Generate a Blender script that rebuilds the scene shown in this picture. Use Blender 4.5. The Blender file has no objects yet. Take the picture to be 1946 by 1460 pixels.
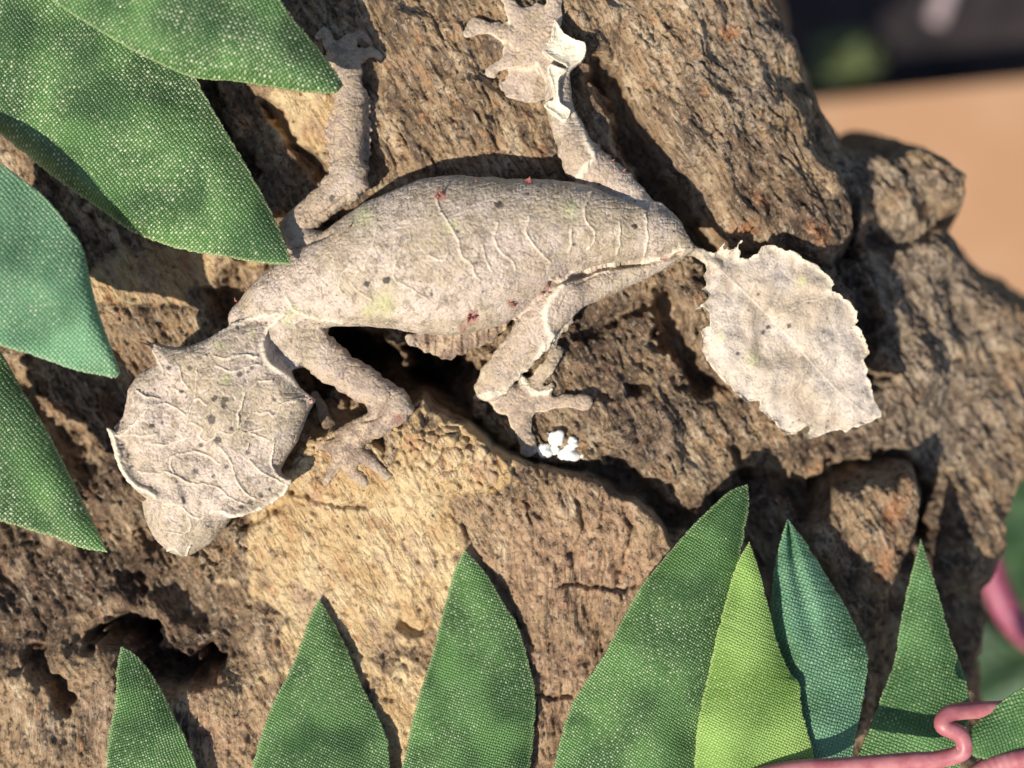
import bpy, math, random
import numpy as np

# ------------------------------------------------------------------ units
# The place is about 10 cm across.  Shapes are worked out in millimetres and
# linked in metres.  W() turns a photo position at a known height into mm.
CAMH = 160.0                      # camera height above the bark surface, mm
PX = 0.05                         # mm per photo pixel at height 0
def W(px, py, z=0.0):
    s = PX * (CAMH - z) / CAMH
    return ((px - 973.0) * s, (730.0 - py) * s)

scene = bpy.context.scene
C = bpy.data.collections.new('scene_objects')
scene.collection.children.link(C)

# ------------------------------------------------------------------ camera
cam_d = bpy.data.cameras.new('camera')
cam = bpy.data.objects.new('camera', cam_d)
C.objects.link(cam)
cam.location = (0, 0, CAMH * 0.001)
cam.rotation_euler = (0, 0, 0)
cam_d.sensor_width = 36.0
cam_d.sensor_fit = 'HORIZONTAL'
cam_d.lens = 36.0 * CAMH / (1946 * PX)
cam_d.clip_start = 0.005
cam_d.clip_end = 50.0
cam_d.dof.use_dof = True
cam_d.dof.focus_distance = (CAMH - 3.8) * 0.001
cam_d.dof.aperture_fstop = 13.0
scene.camera = cam

# ------------------------------------------------------------------ light
SUN_DIR = np.array([0.56, 0.60, -1.0])            # the way the light travels
SUN_DIR /= np.linalg.norm(SUN_DIR)
world = bpy.data.worlds.new('World')
scene.world = world
world.use_nodes = True
wn = world.node_tree
for n in list(wn.nodes): wn.nodes.remove(n)
sky = wn.nodes.new('ShaderNodeTexSky'); sky.sky_type = 'NISHITA'; sky.sun_disc = False
sky.sun_elevation = math.asin(-SUN_DIR[2])
sky.sun_rotation = math.atan2(-SUN_DIR[0], -SUN_DIR[1])
bg = wn.nodes.new('ShaderNodeBackground'); bg.inputs['Strength'].default_value = 0.105
wo = wn.nodes.new('ShaderNodeOutputWorld')
wn.links.new(sky.outputs[0], bg.inputs[0]); wn.links.new(bg.outputs[0], wo.inputs[0])
sun_d = bpy.data.lights.new('sun', 'SUN'); sun_d.energy = 5.0; sun_d.angle = math.radians(0.5)
sun_d.color = (1.0, 0.94, 0.84)
sun = bpy.data.objects.new('sun', sun_d); C.objects.link(sun)
sun.location = (-0.3, -0.3, 0.6)
from mathutils import Vector
sun.rotation_euler = Vector(SUN_DIR).to_track_quat('-Z', 'Y').to_euler()
scene.view_settings.view_transform = 'Standard'
scene.view_settings.look = 'None'
scene.view_settings.exposure = 0.40
scene.view_settings.gamma = 1.0
scene.view_settings.use_curve_mapping = False

# ------------------------------------------------------------------ noise
def perlin(x, y, seed=0):
    rs = np.random.RandomState(seed + 11)
    perm = rs.permutation(256).astype(np.int32); perm = np.concatenate([perm, perm])
    ang = rs.rand(256) * 2 * np.pi
    gx = np.cos(ang).astype(np.float32); gy = np.sin(ang).astype(np.float32)
    xi = np.floor(x).astype(np.int32); yi = np.floor(y).astype(np.int32)
    xf = (x - xi).astype(np.float32); yf = (y - yi).astype(np.float32)
    u = xf*xf*xf*(xf*(xf*6-15)+10); v = yf*yf*yf*(yf*(yf*6-15)+10)
    def g(ix, iy, dx, dy):
        h = perm[perm[ix & 255] + (iy & 255)]
        return gx[h]*dx + gy[h]*dy
    a = g(xi, yi, xf, yf); b = g(xi+1, yi, xf-1, yf)
    c = g(xi, yi+1, xf, yf-1); d = g(xi+1, yi+1, xf-1, yf-1)
    ab = a + u*(b-a); cd = c + u*(d-c)
    return (ab + v*(cd-ab)) * 1.4
def fbm(x, y, octv=4, seed=0, gain=0.5):
    t = 0; a = 1.0
    for i in range(octv):
        t = t + a*perlin(x*2**i + 7.3*i, y*2**i - 3.1*i, seed + i*17); a *= gain
    return t
def worley(x, y, seed=0):
    rs = np.random.RandomState(seed + 5)
    tx = rs.rand(64, 64).astype(np.float32); ty = rs.rand(64, 64).astype(np.float32)
    xi = np.floor(x).astype(np.int32); yi = np.floor(y).astype(np.int32)
    f1 = np.full(x.shape, 9.0, np.float32); f2 = f1.copy()
    for dx in (-1, 0, 1):
        for dy in (-1, 0, 1):
            cx = xi+dx; cy = yi+dy
            d = np.hypot(cx + tx[cx & 63, cy & 63] - x, cy + ty[cx & 63, cy & 63] - y)
            f2 = np.minimum(f2, np.maximum(d, f1)); f1 = np.minimum(f1, d)
    return f1, f2
def sstep(a, b, x):
    t = np.clip((x-a)/(b-a), 0, 1); return t*t*(3-2*t)
def catmull(pts, n, closed=False):
    P = np.array(pts, float)
    if closed: Q = np.vstack([P[-1], P, P[0], P[1]])
    else: Q = np.vstack([2*P[0]-P[1], P, 2*P[-1]-P[-2]])
    m = len(Q)-3
    out = []
    for t in np.linspace(0, m, n, endpoint=not closed):
        i = min(int(t), m-1); f = t-i
        a, b, c, d = Q[i:i+4]
        out.append(0.5*((2*b)+(c-a)*f+(2*a-5*b+4*c-d)*f*f+(3*b-a-3*c+d)*f**3))
    return np.array(out)
def seg_dist(x, y, pts):
    """distance to a polyline and the (float) index of the nearest place on it"""
    best = np.full(x.shape, 1e9); par = np.zeros(x.shape)
    for i in range(len(pts)-1):
        ax, ay = pts[i][:2]; bx, by = pts[i+1][:2]
        vx, vy = bx-ax, by-ay; L = vx*vx+vy*vy+1e-12
        t = np.clip(((x-ax)*vx+(y-ay)*vy)/L, 0, 1)
        d = np.hypot(x-ax-t*vx, y-ay-t*vy)
        m = d < best
        best = np.where(m, d, best); par = np.where(m, i+t, par)
    return best, par
def poly_sd(x, y, pts):
    """signed distance to a polygon, negative inside"""
    P = [tuple(p[:2]) for p in pts]
    d, _ = seg_dist(x, y, P + [P[0]])
    ins = np.zeros(x.shape, bool)
    for i in range(len(P)):
        ax, ay = P[i]; bx, by = P[(i+1) % len(P)]
        if ay == by: continue
        ins ^= ((ay > y) != (by > y)) & (x < (bx-ax)*(y-ay)/(by-ay)+ax)
    return np.where(ins, -d, d)
def Wp(pts, z=0.0):
    return [W(p[0], p[1], z) for p in pts]

# ------------------------------------------------------------------ object helpers
def link(name, me, mat, parent=None, label=None, cat=None, group=None, kind=None):
    o = bpy.data.objects.new(name, me); C.objects.link(o)
    if mat and me is not None: me.materials.append(mat)
    if parent: o.parent = parent
    for k, v in (('label', label), ('category', cat), ('group', group), ('kind', kind)):
        if v: o[k] = v
    return o
def mesh_np(name, verts_mm, quads, attrs=None, smooth=True):
    me = bpy.data.meshes.new(name)
    v = np.ascontiguousarray(verts_mm, np.float32) * 0.001
    q = np.ascontiguousarray(quads, np.int32)
    n = q.shape[1]
    me.vertices.add(len(v)); me.vertices.foreach_set('co', v.ravel())
    me.loops.add(q.size); me.loops.foreach_set('vertex_index', q.ravel())
    me.polygons.add(len(q)); me.polygons.foreach_set('loop_start', np.arange(0, q.size, n, dtype=np.int32))
    me.update(calc_edges=True)
    if smooth: me.polygons.foreach_set('use_smooth', np.ones(len(q), bool))
    for k, a in (attrs or {}).items():
        at = me.attributes.new(k, 'FLOAT', 'POINT'); at.data.foreach_set('value', np.ascontiguousarray(a, np.float32).ravel())
    me.validate()
    return me

# ------------------------------------------------------------------ node helper
class NT:
    def __init__(s, name):
        s.m = bpy.data.materials.new(name); s.m.use_nodes = True
        s.t = s.m.node_tree
        for n in list(s.t.nodes): s.t.nodes.remove(n)
        s.out = s.t.nodes.new('ShaderNodeOutputMaterial')
        s.b = s.t.nodes.new('ShaderNodeBsdfPrincipled')
        s.t.links.new(s.b.outputs[0], s.out.inputs[0])
        s.co = s.t.nodes.new('ShaderNodeTexCoord').outputs['Object']
    def put(s, sock, v):
        if hasattr(v, 'is_output'): s.t.links.new(v, sock)
        else:
            if isinstance(v, tuple) and len(v) == 3 and sock.type == 'RGBA': v = v + (1,)
            sock.default_value = v
    def attr(s, name):
        n = s.t.nodes.new('ShaderNodeAttribute'); n.attribute_name = name; return n.outputs['Fac']
    def math(s, op, a, b=0.0, c=None, clamp=False):
        n = s.t.nodes.new('ShaderNodeMath'); n.operation = op; n.use_clamp = clamp
        s.put(n.inputs[0], a); s.put(n.inputs[1], b)
        if c is not None: s.put(n.inputs[2], c)
        return n.outputs[0]
    def noise(s, mm, detail=3, rough=0.55, stretch=None, rot=0, dist=0, off=0):
        """noise whose main features are about mm millimetres across"""
        mp = s.t.nodes.new('ShaderNodeMapping')
        s.put(mp.inputs['Vector'], s.co)
        mp.vector_type = 'TEXTURE'          # rotate first, then stretch
        mp.inputs['Rotation'].default_value = (0, 0, rot)
        mp.inputs['Location'].default_value = (off, off*1.7, 0)
        if stretch: mp.inputs['Scale'].default_value = stretch
        n = s.t.nodes.new('ShaderNodeTexNoise'); n.inputs['Scale'].default_value = 1000.0/mm
        n.inputs['Detail'].default_value = detail; n.inputs['Roughness'].default_value = rough
        n.inputs['Distortion'].default_value = dist
        s.t.links.new(mp.outputs[0], n.inputs['Vector']); return n.outputs['Fac']
    def voro(s, mm, feat='F1', rnd=1.0):
        n = s.t.nodes.new('ShaderNodeTexVoronoi'); n.feature = feat
        n.inputs['Scale'].default_value = 1000.0/mm; n.inputs['Randomness'].default_value = rnd
        s.t.links.new(s.co, n.inputs['Vector']); return n.outputs['Distance']
    def rng(s, v, a, b, lo=0.0, hi=1.0):
        n = s.t.nodes.new('ShaderNodeMapRange'); n.interpolation_type = 'SMOOTHSTEP'
        s.put(n.inputs['Value'], v)
        n.inputs['From Min'].default_value = a; n.inputs['From Max'].default_value = b
        n.inputs['To Min'].default_value = lo; n.inputs['To Max'].default_value = hi
        return n.outputs[0]
    def mix(s, f, a, b, mode='MIX'):
        n = s.t.nodes.new('ShaderNodeMix'); n.data_type = 'RGBA'; n.blend_type = mode
        s.put(n.inputs[0], f); s.put(n.inputs[6], a); s.put(n.inputs[7], b)
        return n.outputs[2]
    def bump(s, h, dist_mm, strength=1.0, prev=None):
        n = s.t.nodes.new('ShaderNodeBump'); n.inputs['Strength'].default_value = strength
        n.inputs['Distance'].default_value = dist_mm*0.001
        s.put(n.inputs['Height'], h)
        if prev is not None: s.t.links.new(prev, n.inputs['Normal'])
        return n.outputs[0]
    def done(s, col, rough=0.8, normal=None, spec=0.3, **kw):
        s.put(s.b.inputs['Base Color'], col); s.put(s.b.inputs['Roughness'], rough)
        s.put(s.b.inputs['Specular IOR Level'], spec)
        if normal is not None: s.t.links.new(normal, s.b.inputs['Normal'])
        for k, v in kw.items(): s.put(s.b.inputs[k.replace('_', ' ')], v)
        return s.m

# ------------------------------------------------------------------ bark material
def bark_material():
    m = NT('weathered_bark')
    tan, dark, pink, rust, grey, fib = [m.attr(k) for k in ('tan', 'dark', 'pink', 'rust', 'grey', 'fib')]
    n_l = m.noise(5.0, 4); n_m = m.noise(1.2, 6, 0.68, off=3); n_s = m.noise(0.42, 5, 0.72, off=5)
    rA, rB = math.radians(30), math.radians(3)
    inv = m.math('SUBTRACT', 1.0, fib)
    def two(mm, st, off, det=5, rg=.66):
        return m.math('ADD', m.math('MULTIPLY', m.noise(mm, det, rg, stretch=(1, st, 1), rot=rA, off=off), fib), m.math('MULTIPLY', m.noise(mm, det, rg, stretch=(1, st, 1), rot=rB, off=off+1), inv))
    fibn = two(.42, 7.0, 2); patch = two(2.2, 2.6, 4); patch2 = two(1.3, 2.2, 8)
    base = m.mix(m.rng(patch, 0.36, 0.52), (0.165, 0.108, 0.066), (0.41, 0.275, 0.155))
    base = m.mix(m.rng(patch, 0.52, 0.66), base, (0.64, 0.485, 0.31))
    base = m.mix(m.math('MULTIPLY', m.rng(patch2, 0.56, 0.66), .75), base, (0.50, 0.255, 0.12))
    base = m.mix(m.math('MULTIPLY', m.rng(patch2, 0.44, 0.34), .75), base, (0.15, 0.112, 0.085))
    base = m.mix(m.math('MULTIPLY', m.rng(n_m, 0.42, 0.34), .6), base, (0.13, 0.088, 0.058))
    greyc = m.mix(m.rng(n_m, 0.42, 0.58), (0.115, 0.092, 0.072), (0.44, 0.36, 0.275))
    base = m.mix(m.math('MULTIPLY', grey, .75), base, greyc)
    pinkc = m.mix(m.rng(n_m, 0.38, 0.62), (0.26, 0.155, 0.095), (0.62, 0.385, 0.23))
    base = m.mix(m.math('MULTIPLY', pink, .7), base, pinkc)
    tanc = m.mix(m.rng(n_l, 0.36, 0.62), (0.60, 0.40, 0.19), (0.76, 0.57, 0.32))
    tanc = m.mix(m.math('MULTIPLY', m.rng(n_m, 0.52, 0.68), .8), tanc, (0.42, 0.255, 0.125))
    tanc = m.mix(m.math('MULTIPLY', m.rng(patch2, .54, .62), .75), tanc, (0.54, 0.300, 0.150))
    tanc = m.mix(m.math('MULTIPLY', m.rng(patch, .46, .38), .6), tanc, (0.46, 0.300, 0.205))
    base = m.mix(tan, base, tanc)
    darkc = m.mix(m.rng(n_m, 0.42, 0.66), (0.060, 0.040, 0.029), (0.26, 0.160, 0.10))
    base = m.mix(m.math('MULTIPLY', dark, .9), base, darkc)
    base = m.mix(m.math('MULTIPLY', rust, m.rng(n_s, .35, .6, .4, 1.)), base, m.mix(n_s, (0.36, 0.13, 0.045), (0.56, 0.28, 0.13)))
    nt = m.math('SUBTRACT', 1.0, m.math('MULTIPLY', tan, .65))
    # fibres dark in bump grooves and pale on crests, black specks, pale crust
    base = m.mix(m.math('MULTIPLY', m.rng(fibn, 0.46, 0.36), m.math('MULTIPLY', nt, .8)), base, (0.10, 0.070, 0.050))
    base = m.mix(m.math('MULTIPLY', m.rng(fibn, 0.55, 0.66), m.math('MULTIPLY', nt, .55)), base, (0.62, 0.52, 0.385))
    sp = m.rng(m.noise(0.6, 5, 0.65, off=9), 0.57, 0.63)
    base = m.mix(m.math('MULTIPLY', sp, m.math('MULTIPLY', nt, .8)), base, (0.045, 0.034, 0.028))
    sp2 = m.math('MULTIPLY', m.rng(m.voro(1.6), .13, .07), tan)
    base = m.mix(m.math('MULTIPLY', sp2, .8), base, (0.10, 0.06, 0.035))
    pl = m.rng(m.noise(0.7, 5, 0.7, off=13), 0.57, 0.65)
    base = m.mix(m.math('MULTIPLY', pl, m.math('MULTIPLY', nt, .5)), base, (0.60, 0.48, 0.33))
    h = m.math('ADD', m.math('MULTIPLY', n_s, 0.6), m.math('MULTIPLY', fibn, 1.5))
    h = m.math('ADD', h, m.math('MULTIPLY', m.noise(0.17, 3, 0.7), 0.4))
    nm = m.bump(h, 0.50, 1.0)
    return m.done(base, 0.88, nm, spec=0.15)
M_BARK = bark_material()

# ------------------------------------------------------------------ the log
STEP = 0.13
gx = np.arange(-64, 84, STEP); gy = np.arange(-50, 50, STEP)
X, Y = np.meshgrid(gx, gy, indexing='ij')
rngA = fbm(X/9.0, Y/9.0, 3, 1); rngB = fbm(X/9.0, Y/9.0, 3, 41)
wx = 1.3*perlin(X/5, Y/5, 3) + 0.5*perlin(X/1.6, Y/1.6, 4)
wy = 1.3*perlin(X/5, Y/5, 5) + 0.5*perlin(X/1.6, Y/1.6, 6)
Xw, Yw = X + wx, Y + wy              # warped positions: nothing is quite straight

ctrl = [(100,100,-2),(450,250,-1),(600,150,0),(850,150,1),(1050,50,1),(1100,200,.5),(900,280,0),(350,560,-2.5),
 (200,500,-1.5),(150,800,-5),(250,950,-4.5),(100,1100,-3),(350,1150,-2),(150,1350,1),(400,1400,1),(700,1000,0),(600,720,-2.5),
 (800,720,-4),(700,600,-2.5),(900,600,-2.5),(1000,700,-1.2),(1100,760,-.6),(1250,600,-2),(1200,850,-1.5),(1450,650,-4),
 (1550,550,-5),(1400,850,-4),(1700,700,-9),(1850,800,-14),(1750,500,-11),(1850,550,-15),(1600,900,-8),(1500,1000,-8),
 (1800,1000,-12),(1800,1200,-15),(1600,1200,-10),(1350,1150,-4),(1300,1400,-3),(1000,1200,0),(1946,700,-16),(2050,750,-18),
 (1100,450,-1.5),(850,450,-2),(-100,300,-3),(-100,900,-4),(-100,1400,0),(600,1500,1),(1100,1560,0),(700,-100,0),(1250,200,-2)]
num = np.zeros_like(X); den = np.full_like(X, 1e-9)
for px, py, z in ctrl:
    cx, cy = W(px, py, z)
    w = 1.0/(((X-cx)**2+(Y-cy)**2 + 6.0)**2.2)
    num += w*z; den += w
base = num/den

def grain(ang, warp=0.45):
    xf = X+warp*wx; yf = Y+warp*wy
    return xf*math.cos(ang)+yf*math.sin(ang), -xf*math.sin(ang)+yf*math.cos(ang)      # along, across
def fibre(ang, across=0.5, along=5.0, seed=0):
    """long cracked fibres running at ang (radians)"""
    a, c = grain(ang)
    n = perlin(c/across, a/along, seed); n2 = perlin(c/(across*.5), a/(along*.45), seed+3); n3_ = perlin(c/(across*2.6), a/(along*1.8), seed+5)
    crack = np.exp(-(n/0.13)**2)*sstep(-.25, .25, perlin(c/1.5, a/3.0, seed+6))
    split = np.exp(-(n3_/0.05)**2)*sstep(-.1, .35, perlin(X/4, Y/4, seed+7))
    return 0.45*n + 0.40*n2 - 0.75*crack - 1.3*split
def layers(ang, seed, across=2.4, along=7.0, lev=3.2):
    """thin layers of bark flaked off one above the other, with sharp edges"""
    a, c = grain(ang, 0.7)
    T = lev*(perlin(c/across, a/along, seed) + .35*perlin(c/.8, a/1.8, seed+1) + .15*perlin(c/.3, a/.6, seed+2))
    f = T-np.floor(T)
    return np.floor(T)+sstep(0, .22, f)
def blob(px, py, rx, ry, ang=0, z=0):
    cx, cy = W(px, py, z); a = math.radians(-ang)
    dx = Xw-cx; dy = Yw-cy
    u = (dx*math.cos(a)+dy*math.sin(a))/(rx*PX); v = (-dx*math.sin(a)+dy*math.cos(a))/(ry*PX)
    return np.exp(-(u*u+v*v))
def blobs(lst):
    t = np.zeros_like(X)
    for b in lst: t = np.maximum(t, blob(*b[:5])*b[5]) if len(b) > 5 else np.maximum(t, blob(*b))
    return t

F1, F2 = worley(Xw/0.85, Yw/0.85, 2)
gran = (0.55 - F1)                                   # rounded grains
G1, G2 = worley(Xw/2.2, Yw/2.2, 8)
flake = sstep(0.02, 0.22, G2-G1) - 0.7               # flakes parted by cracks
fA = fibre(math.radians(-60), 0.50, 5.5, 20)         # fibres on the upper left
fB = fibre(math.radians(93), 0.55, 6.0, 30)          # upright fibres on the plate
fC = fibre(math.radians(-52), 0.55, 3.2, 50)
lay = layers(math.radians(-60), 110); layB = layers(math.radians(93), 120)
wA = sstep(-45, -10, X)*sstep(2, 10, Y)*sstep(16, 4, X)
wB = sstep(-8, -20, Y)
wB = wB*np.clip(blobs([(1120,1150,260,240,0),(1050,1350,330,160,0),(300,1400,200,120,0),(120,1380,260,120,0),(1220,850,170,110,0,.9)]), 0, 1)
wC = np.clip(1-wA-wB, 0, 1)
tanw = np.clip(1.55*blobs([(700,1050,230,200,0),(860,870,130,90,0),(560,980,150,110,0),(630,1190,120,140,0),
   (270,520,150,70,-15),(760,1370,80,120,0),(580,180,75,110,20,.8),(620,840,90,60,0,.9),(480,1130,110,70,0,.5)])
   + 0.35*rngA - 0.25, 0, 1)
tanw = sstep(.30, .62, tanw + .30*fbm(X/1.8, Y/1.8, 4, 130))
fine = 0.30*(wA*fA+wB*fB)*(1-.8*tanw) + 0.27*wC*(1-.7*tanw)*fC + 0.10*gran*(0.25+0.75*wC)*(1-.4*tanw) + 0.08*fbm(X/.6, Y/.6, 2, 70)
mid = 0.5*fbm(X/3.2, Y/3.2, 3, 60) + (.26*lay*(1-wB)+.24*layB*wB)*(1-.45*tanw) + 0.14*flake*wC*(1-.8*tanw)
detail = fine + mid*(1-0.45*tanw)
C1, C2 = worley(Xw/1.25, Yw/1.25, 55)
crest = np.clip(blobs([(850,850,170,100,0),(560,860,110,70,0,.9),(430,960,90,60,0,.9),(330,1060,110,60,20,.8),(780,1270,80,60,0,.6)]), 0, 1)
detail += crest*(0.55*sstep(.0, .30, C2-C1) - .35) + tanw*(0.10*fC + 0.10*gran - .16*np.exp(-(perlin(Xw/1.6, Yw/1.6, 56)/.05)**2)*sstep(-.1, .3, perlin(X/5, Y/5, 57)))
# pits in the tan cork
pf, _ = worley(X/2.6, Y/2.6, 33)
detail -= 0.45*np.exp(-(pf/0.10)**2)*tanw

def dome(sd, R, h, drop=3.2):
    """a rounded shoulder: full height inside, falling ever more steeply outside"""
    e = np.clip(-sd/R, 0, 1)
    inn = h*np.sqrt(np.clip(1-(1-e)**2, 0, 1))
    return inn - np.clip(sd, 0, None)*drop
def warp_sd(pts, z, amp=0.5):
    return poly_sd(X+amp*wx*.7, Y+amp*wy*.7, Wp(pts, z)) + 0.12*gran

trunk_out = [(-420,-420),(1340,-420),(1440,30),(1545,240),(1600,300),(1700,350),(1790,400),(1810,425),(1860,490),(1960,575),(2080,640),
             (2120,760),(1990,880),(1925,1000),(1895,1130),(1880,1300),(1880,1760),(-420,1760)]
sd_t = warp_sd(trunk_out, -14, 0.9)
trunk = base + dome(sd_t + 0.0, 5.0, 4.0, 4.0) - 4.0 + 0.8*rngB

# grooves and holes in the trunk: photo polyline, half width px, depth mm
cracks = [([(645,655),(720,694),(800,722),(855,735)], 48, 22.0, 0),
 ([(862,760),(905,832),(975,884),(1060,903),(1150,912),(1230,945),(1285,985)], 27, 5.0, -1),
 ([(1130,130),(1170,180),(1210,250),(1260,350),(1300,420),(1340,455),(1375,482)], 30, 5.5, 0),
 ([(500,190),(545,245),(590,300),(622,345)], 11, 2.6, 0),
 ([(1268,570),(1285,640),(1335,705),(1350,720)], 26, 5.0, -2),
 ([(1600,470),(1625,530),(1640,560),(1655,640),(1665,720)], 26, 4.0, -6),
 ([(1560,330),(1600,400),(1625,470)], 22, 4.0, -8),
 ([(1600,450),(1690,470),(1760,440),(1815,415)], 16, 1.8, -12),
 ([(1370,960),(1420,915),(1480,900),(1530,960)], 30, 3.5, -6),
 ([(1570,930),(1640,893),(1720,885),(1765,920),(1772,1000)], 24, 6.0, -8),
 ([(180,1212),(225,1216),(262,1222)], 20, 7.0, 0),
 ([(250,1215),(285,1250),(310,1285),(345,1275),(390,1262)], 26, 8.0, 0),
 ([(60,1260),(110,1300),(130,1335)], 20, 3.5, 0),
 ([(1045,690),(1050,720),(1080,735),(1150,745),(1230,735)], 14, 2.0, 0),
 ([(1230,560),(1160,600),(1100,640)], 16, 1.4, 0),
 ([(400,170),(430,260),(470,320)], 22, 2.0, 0),
 ([(560,600),(590,680),(600,720)], 40, 5.0, 0),
 ([(420,560),(470,500),(540,440)], 30, 3.0, 0),
 ([(1400,850),(1430,900)], 16, 2.5, -4),
 ([(0,700),(60,760),(140,860)], 30, 2.0, -3),
 ([(260,1100),(330,1120),(400,1150)], 25, 2.0, -2)]
cwx = perlin(X/.8, Y/.8, 301); cwy = perlin(X/.8, Y/.8, 302)
def carve(A, lst, wob, fine_wob, power, nz):
    for pts, hw, dep, z in lst:
        P = np.array(Wp(catmull(pts, 6*len(pts)), z))
        pad = hw*PX*2.2+2.5
        i0, i1 = np.searchsorted(gx, [P[:,0].min()-pad, P[:,0].max()+pad]); j0, j1 = np.searchsorted(gy, [P[:,1].min()-pad, P[:,1].max()+pad])
        w = (slice(i0, i1), slice(j0, j1))
        d, _ = seg_dist((X+wob*wx+fine_wob*cwx)[w], (Y+wob*wy+fine_wob*cwy)[w], P)
        w_ = hw*PX*(1+nz*(0.6*perlin(X[w]/2.4, Y[w]/2.4, 77)+.3*perlin(X[w]/.9, Y[w]/.9, 78)))
        A[w] -= dep*np.exp(-(d/np.maximum(w_, .05))**power)
carve(trunk, cracks, .75, .35, 3, 1.0)
ledge = [(908,742),(960,725),(1060,655),(1180,690),(1210,850),(1120,880),(1050,888),(1000,868),(945,800)]
trunk = np.maximum(trunk, -.9 + dome(warp_sd(ledge, -1, .4), 1.0, 1.0, 4.0) - 1.0 + .3*rngA)

pieces = [('trunk_bark', trunk)]
def add_piece(name, pts, zref, top, R, h, drop=3.5, amp=0.8, extra=0.0):
    sd = warp_sd(pts, zref, amp)
    pieces.append((name, top + dome(sd, R, h, drop) - h + extra))
    return sd
plate = [(420,1030),(470,960),(530,905),(580,840),(640,815),(700,850),(722,868),(735,815),(800,758),(870,790),(930,858),(1040,902),(1130,917),
         (1200,952),(1270,1010),(1305,1080),(1300,1250),(1290,1700),(430,1700),(500,1350),(490,1200),(440,1120),(390,1090)]
topP = 1.6 + 0.02*(Y+10) + 1.6*blob(850,850,160,90) - 2.2*sstep(-35,-12,-X*0+(-Y-40)) + 0.5*rngA - 1.6*sstep(-14, -26, X)
dropP = 3.0 + 7.0*sstep(-12, -8, X)
sdP = add_piece('bark_plate', plate, 2.0, topP, 0.7, 0.9, dropP, 0.8)
limb = [(1140,60),(1090,-60),(1080,-400),(1330,-400),(1380,-60),(1478,110),(1556,250),(1612,330),(1618,430),(1590,492),(1450,478),(1385,470),(1310,385),(1245,265),(1190,165)]
ax = Wp([(1210,-420),(1270,60),(1390,280),(1480,430)], 0)
dA, _ = seg_dist(X, Y, ax)
topL = 0.8 - 0.07*np.maximum(dA-2, 0)**1.55 - 0.14*np.maximum(X-14, 0) + 0.5*rngB
add_piece('limb', limb, -3, topL, 3.2, 2.6, 4.0, 0.8)
knob = [(1556,262),(1640,290),(1700,302),(1742,272),(1800,288),(1838,330),(1842,385),(1806,402),(1765,375),(1750,420),(1700,452),(1620,440),(1575,340)]
sdK = warp_sd(knob, -12, 0.4)
pieces.append(('knob', -10.3 + dome(sdK, 2.6, 3.4, 5.0) - 3.4 + 1.1*rngA + .5*fbm(X/2.2, Y/2.2, 3, 160)))
stub = [(1528,1015),(1590,945),(1660,918),(1738,905),(1757,945),(1748,1010),(1722,1080),(1695,1140),(1690,1250),(1660,1420),(1590,1440),(1612,1250),(1590,1105),(1545,1055)]
add_piece('broken_stub', stub, -6, -5.0 - 0.12*(X-33) + 0.12*(Y+12), 1.8, 2.0, 3.5, 0.6)

stack = np.stack([p[1] for p in pieces])
idx = np.argmax(stack, 0)
H = np.max(stack, 0)
edge = H - np.sort(stack, 0)[-2]
carve(H, [([(1060,1115),(1110,1118),(1160,1126),(1240,1116)], 5, .7, 2),([(1010,1332),(1050,1336),(1090,1334)], 5, .7, 2),
     ([(555,938),(600,946),(650,958),(700,962)], 5, .7, 2),([(880,1000),(905,1060),(960,1140),(1010,1240)], 6, .7, 2),
     ([(1190,960),(1200,1040),(1175,1110)], 5, .7, 2),([(1100,930),(1110,1000),(1090,1060)], 4, .6, 2),([(760,1195),(790,1205),(815,1190)], 9, 1.2, 2),
     ([(1000,940),(1010,1000)], 4, .5, 2),([(1150,935),(1145,1010)], 4, .5, 2),([(450,1000),(480,985),(530,960)], 12, 1.3, 1)], .45, .2, 2, .7)
H = H + detail
BOT = -40.0
H = np.maximum(H, BOT)
Hs = H.copy()
def Hq(x, y, A=None):
    A = H if A is None else A
    i = np.clip((np.asarray(x)-gx[0])/STEP, 0, len(gx)-1.01); j = np.clip((np.asarray(y)-gy[0])/STEP, 0, len(gy)-1.01)
    a = i.astype(int); b = j.astype(int); f = i-a; g = j-b
    return (A[a,b]*(1-f)+A[a+1,b]*f)*(1-g)+(A[a,b+1]*(1-f)+A[a+1,b+1]*f)*g
# smoothed bark for things that rest on it
def box(A, r):
    for ax_ in (0, 1):
        c = np.cumsum(np.pad(A, [(r+1, r) if k == ax_ else (0, 0) for k in (0, 1)], mode='edge'), axis=ax_)
        A = (np.take(c, np.arange(2*r+1, c.shape[ax_]), ax_) - np.take(c, np.arange(0, c.shape[ax_]-2*r-1), ax_))/(2*r+1)
    return A
Hsm = box(box(H, 7), 7)

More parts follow.
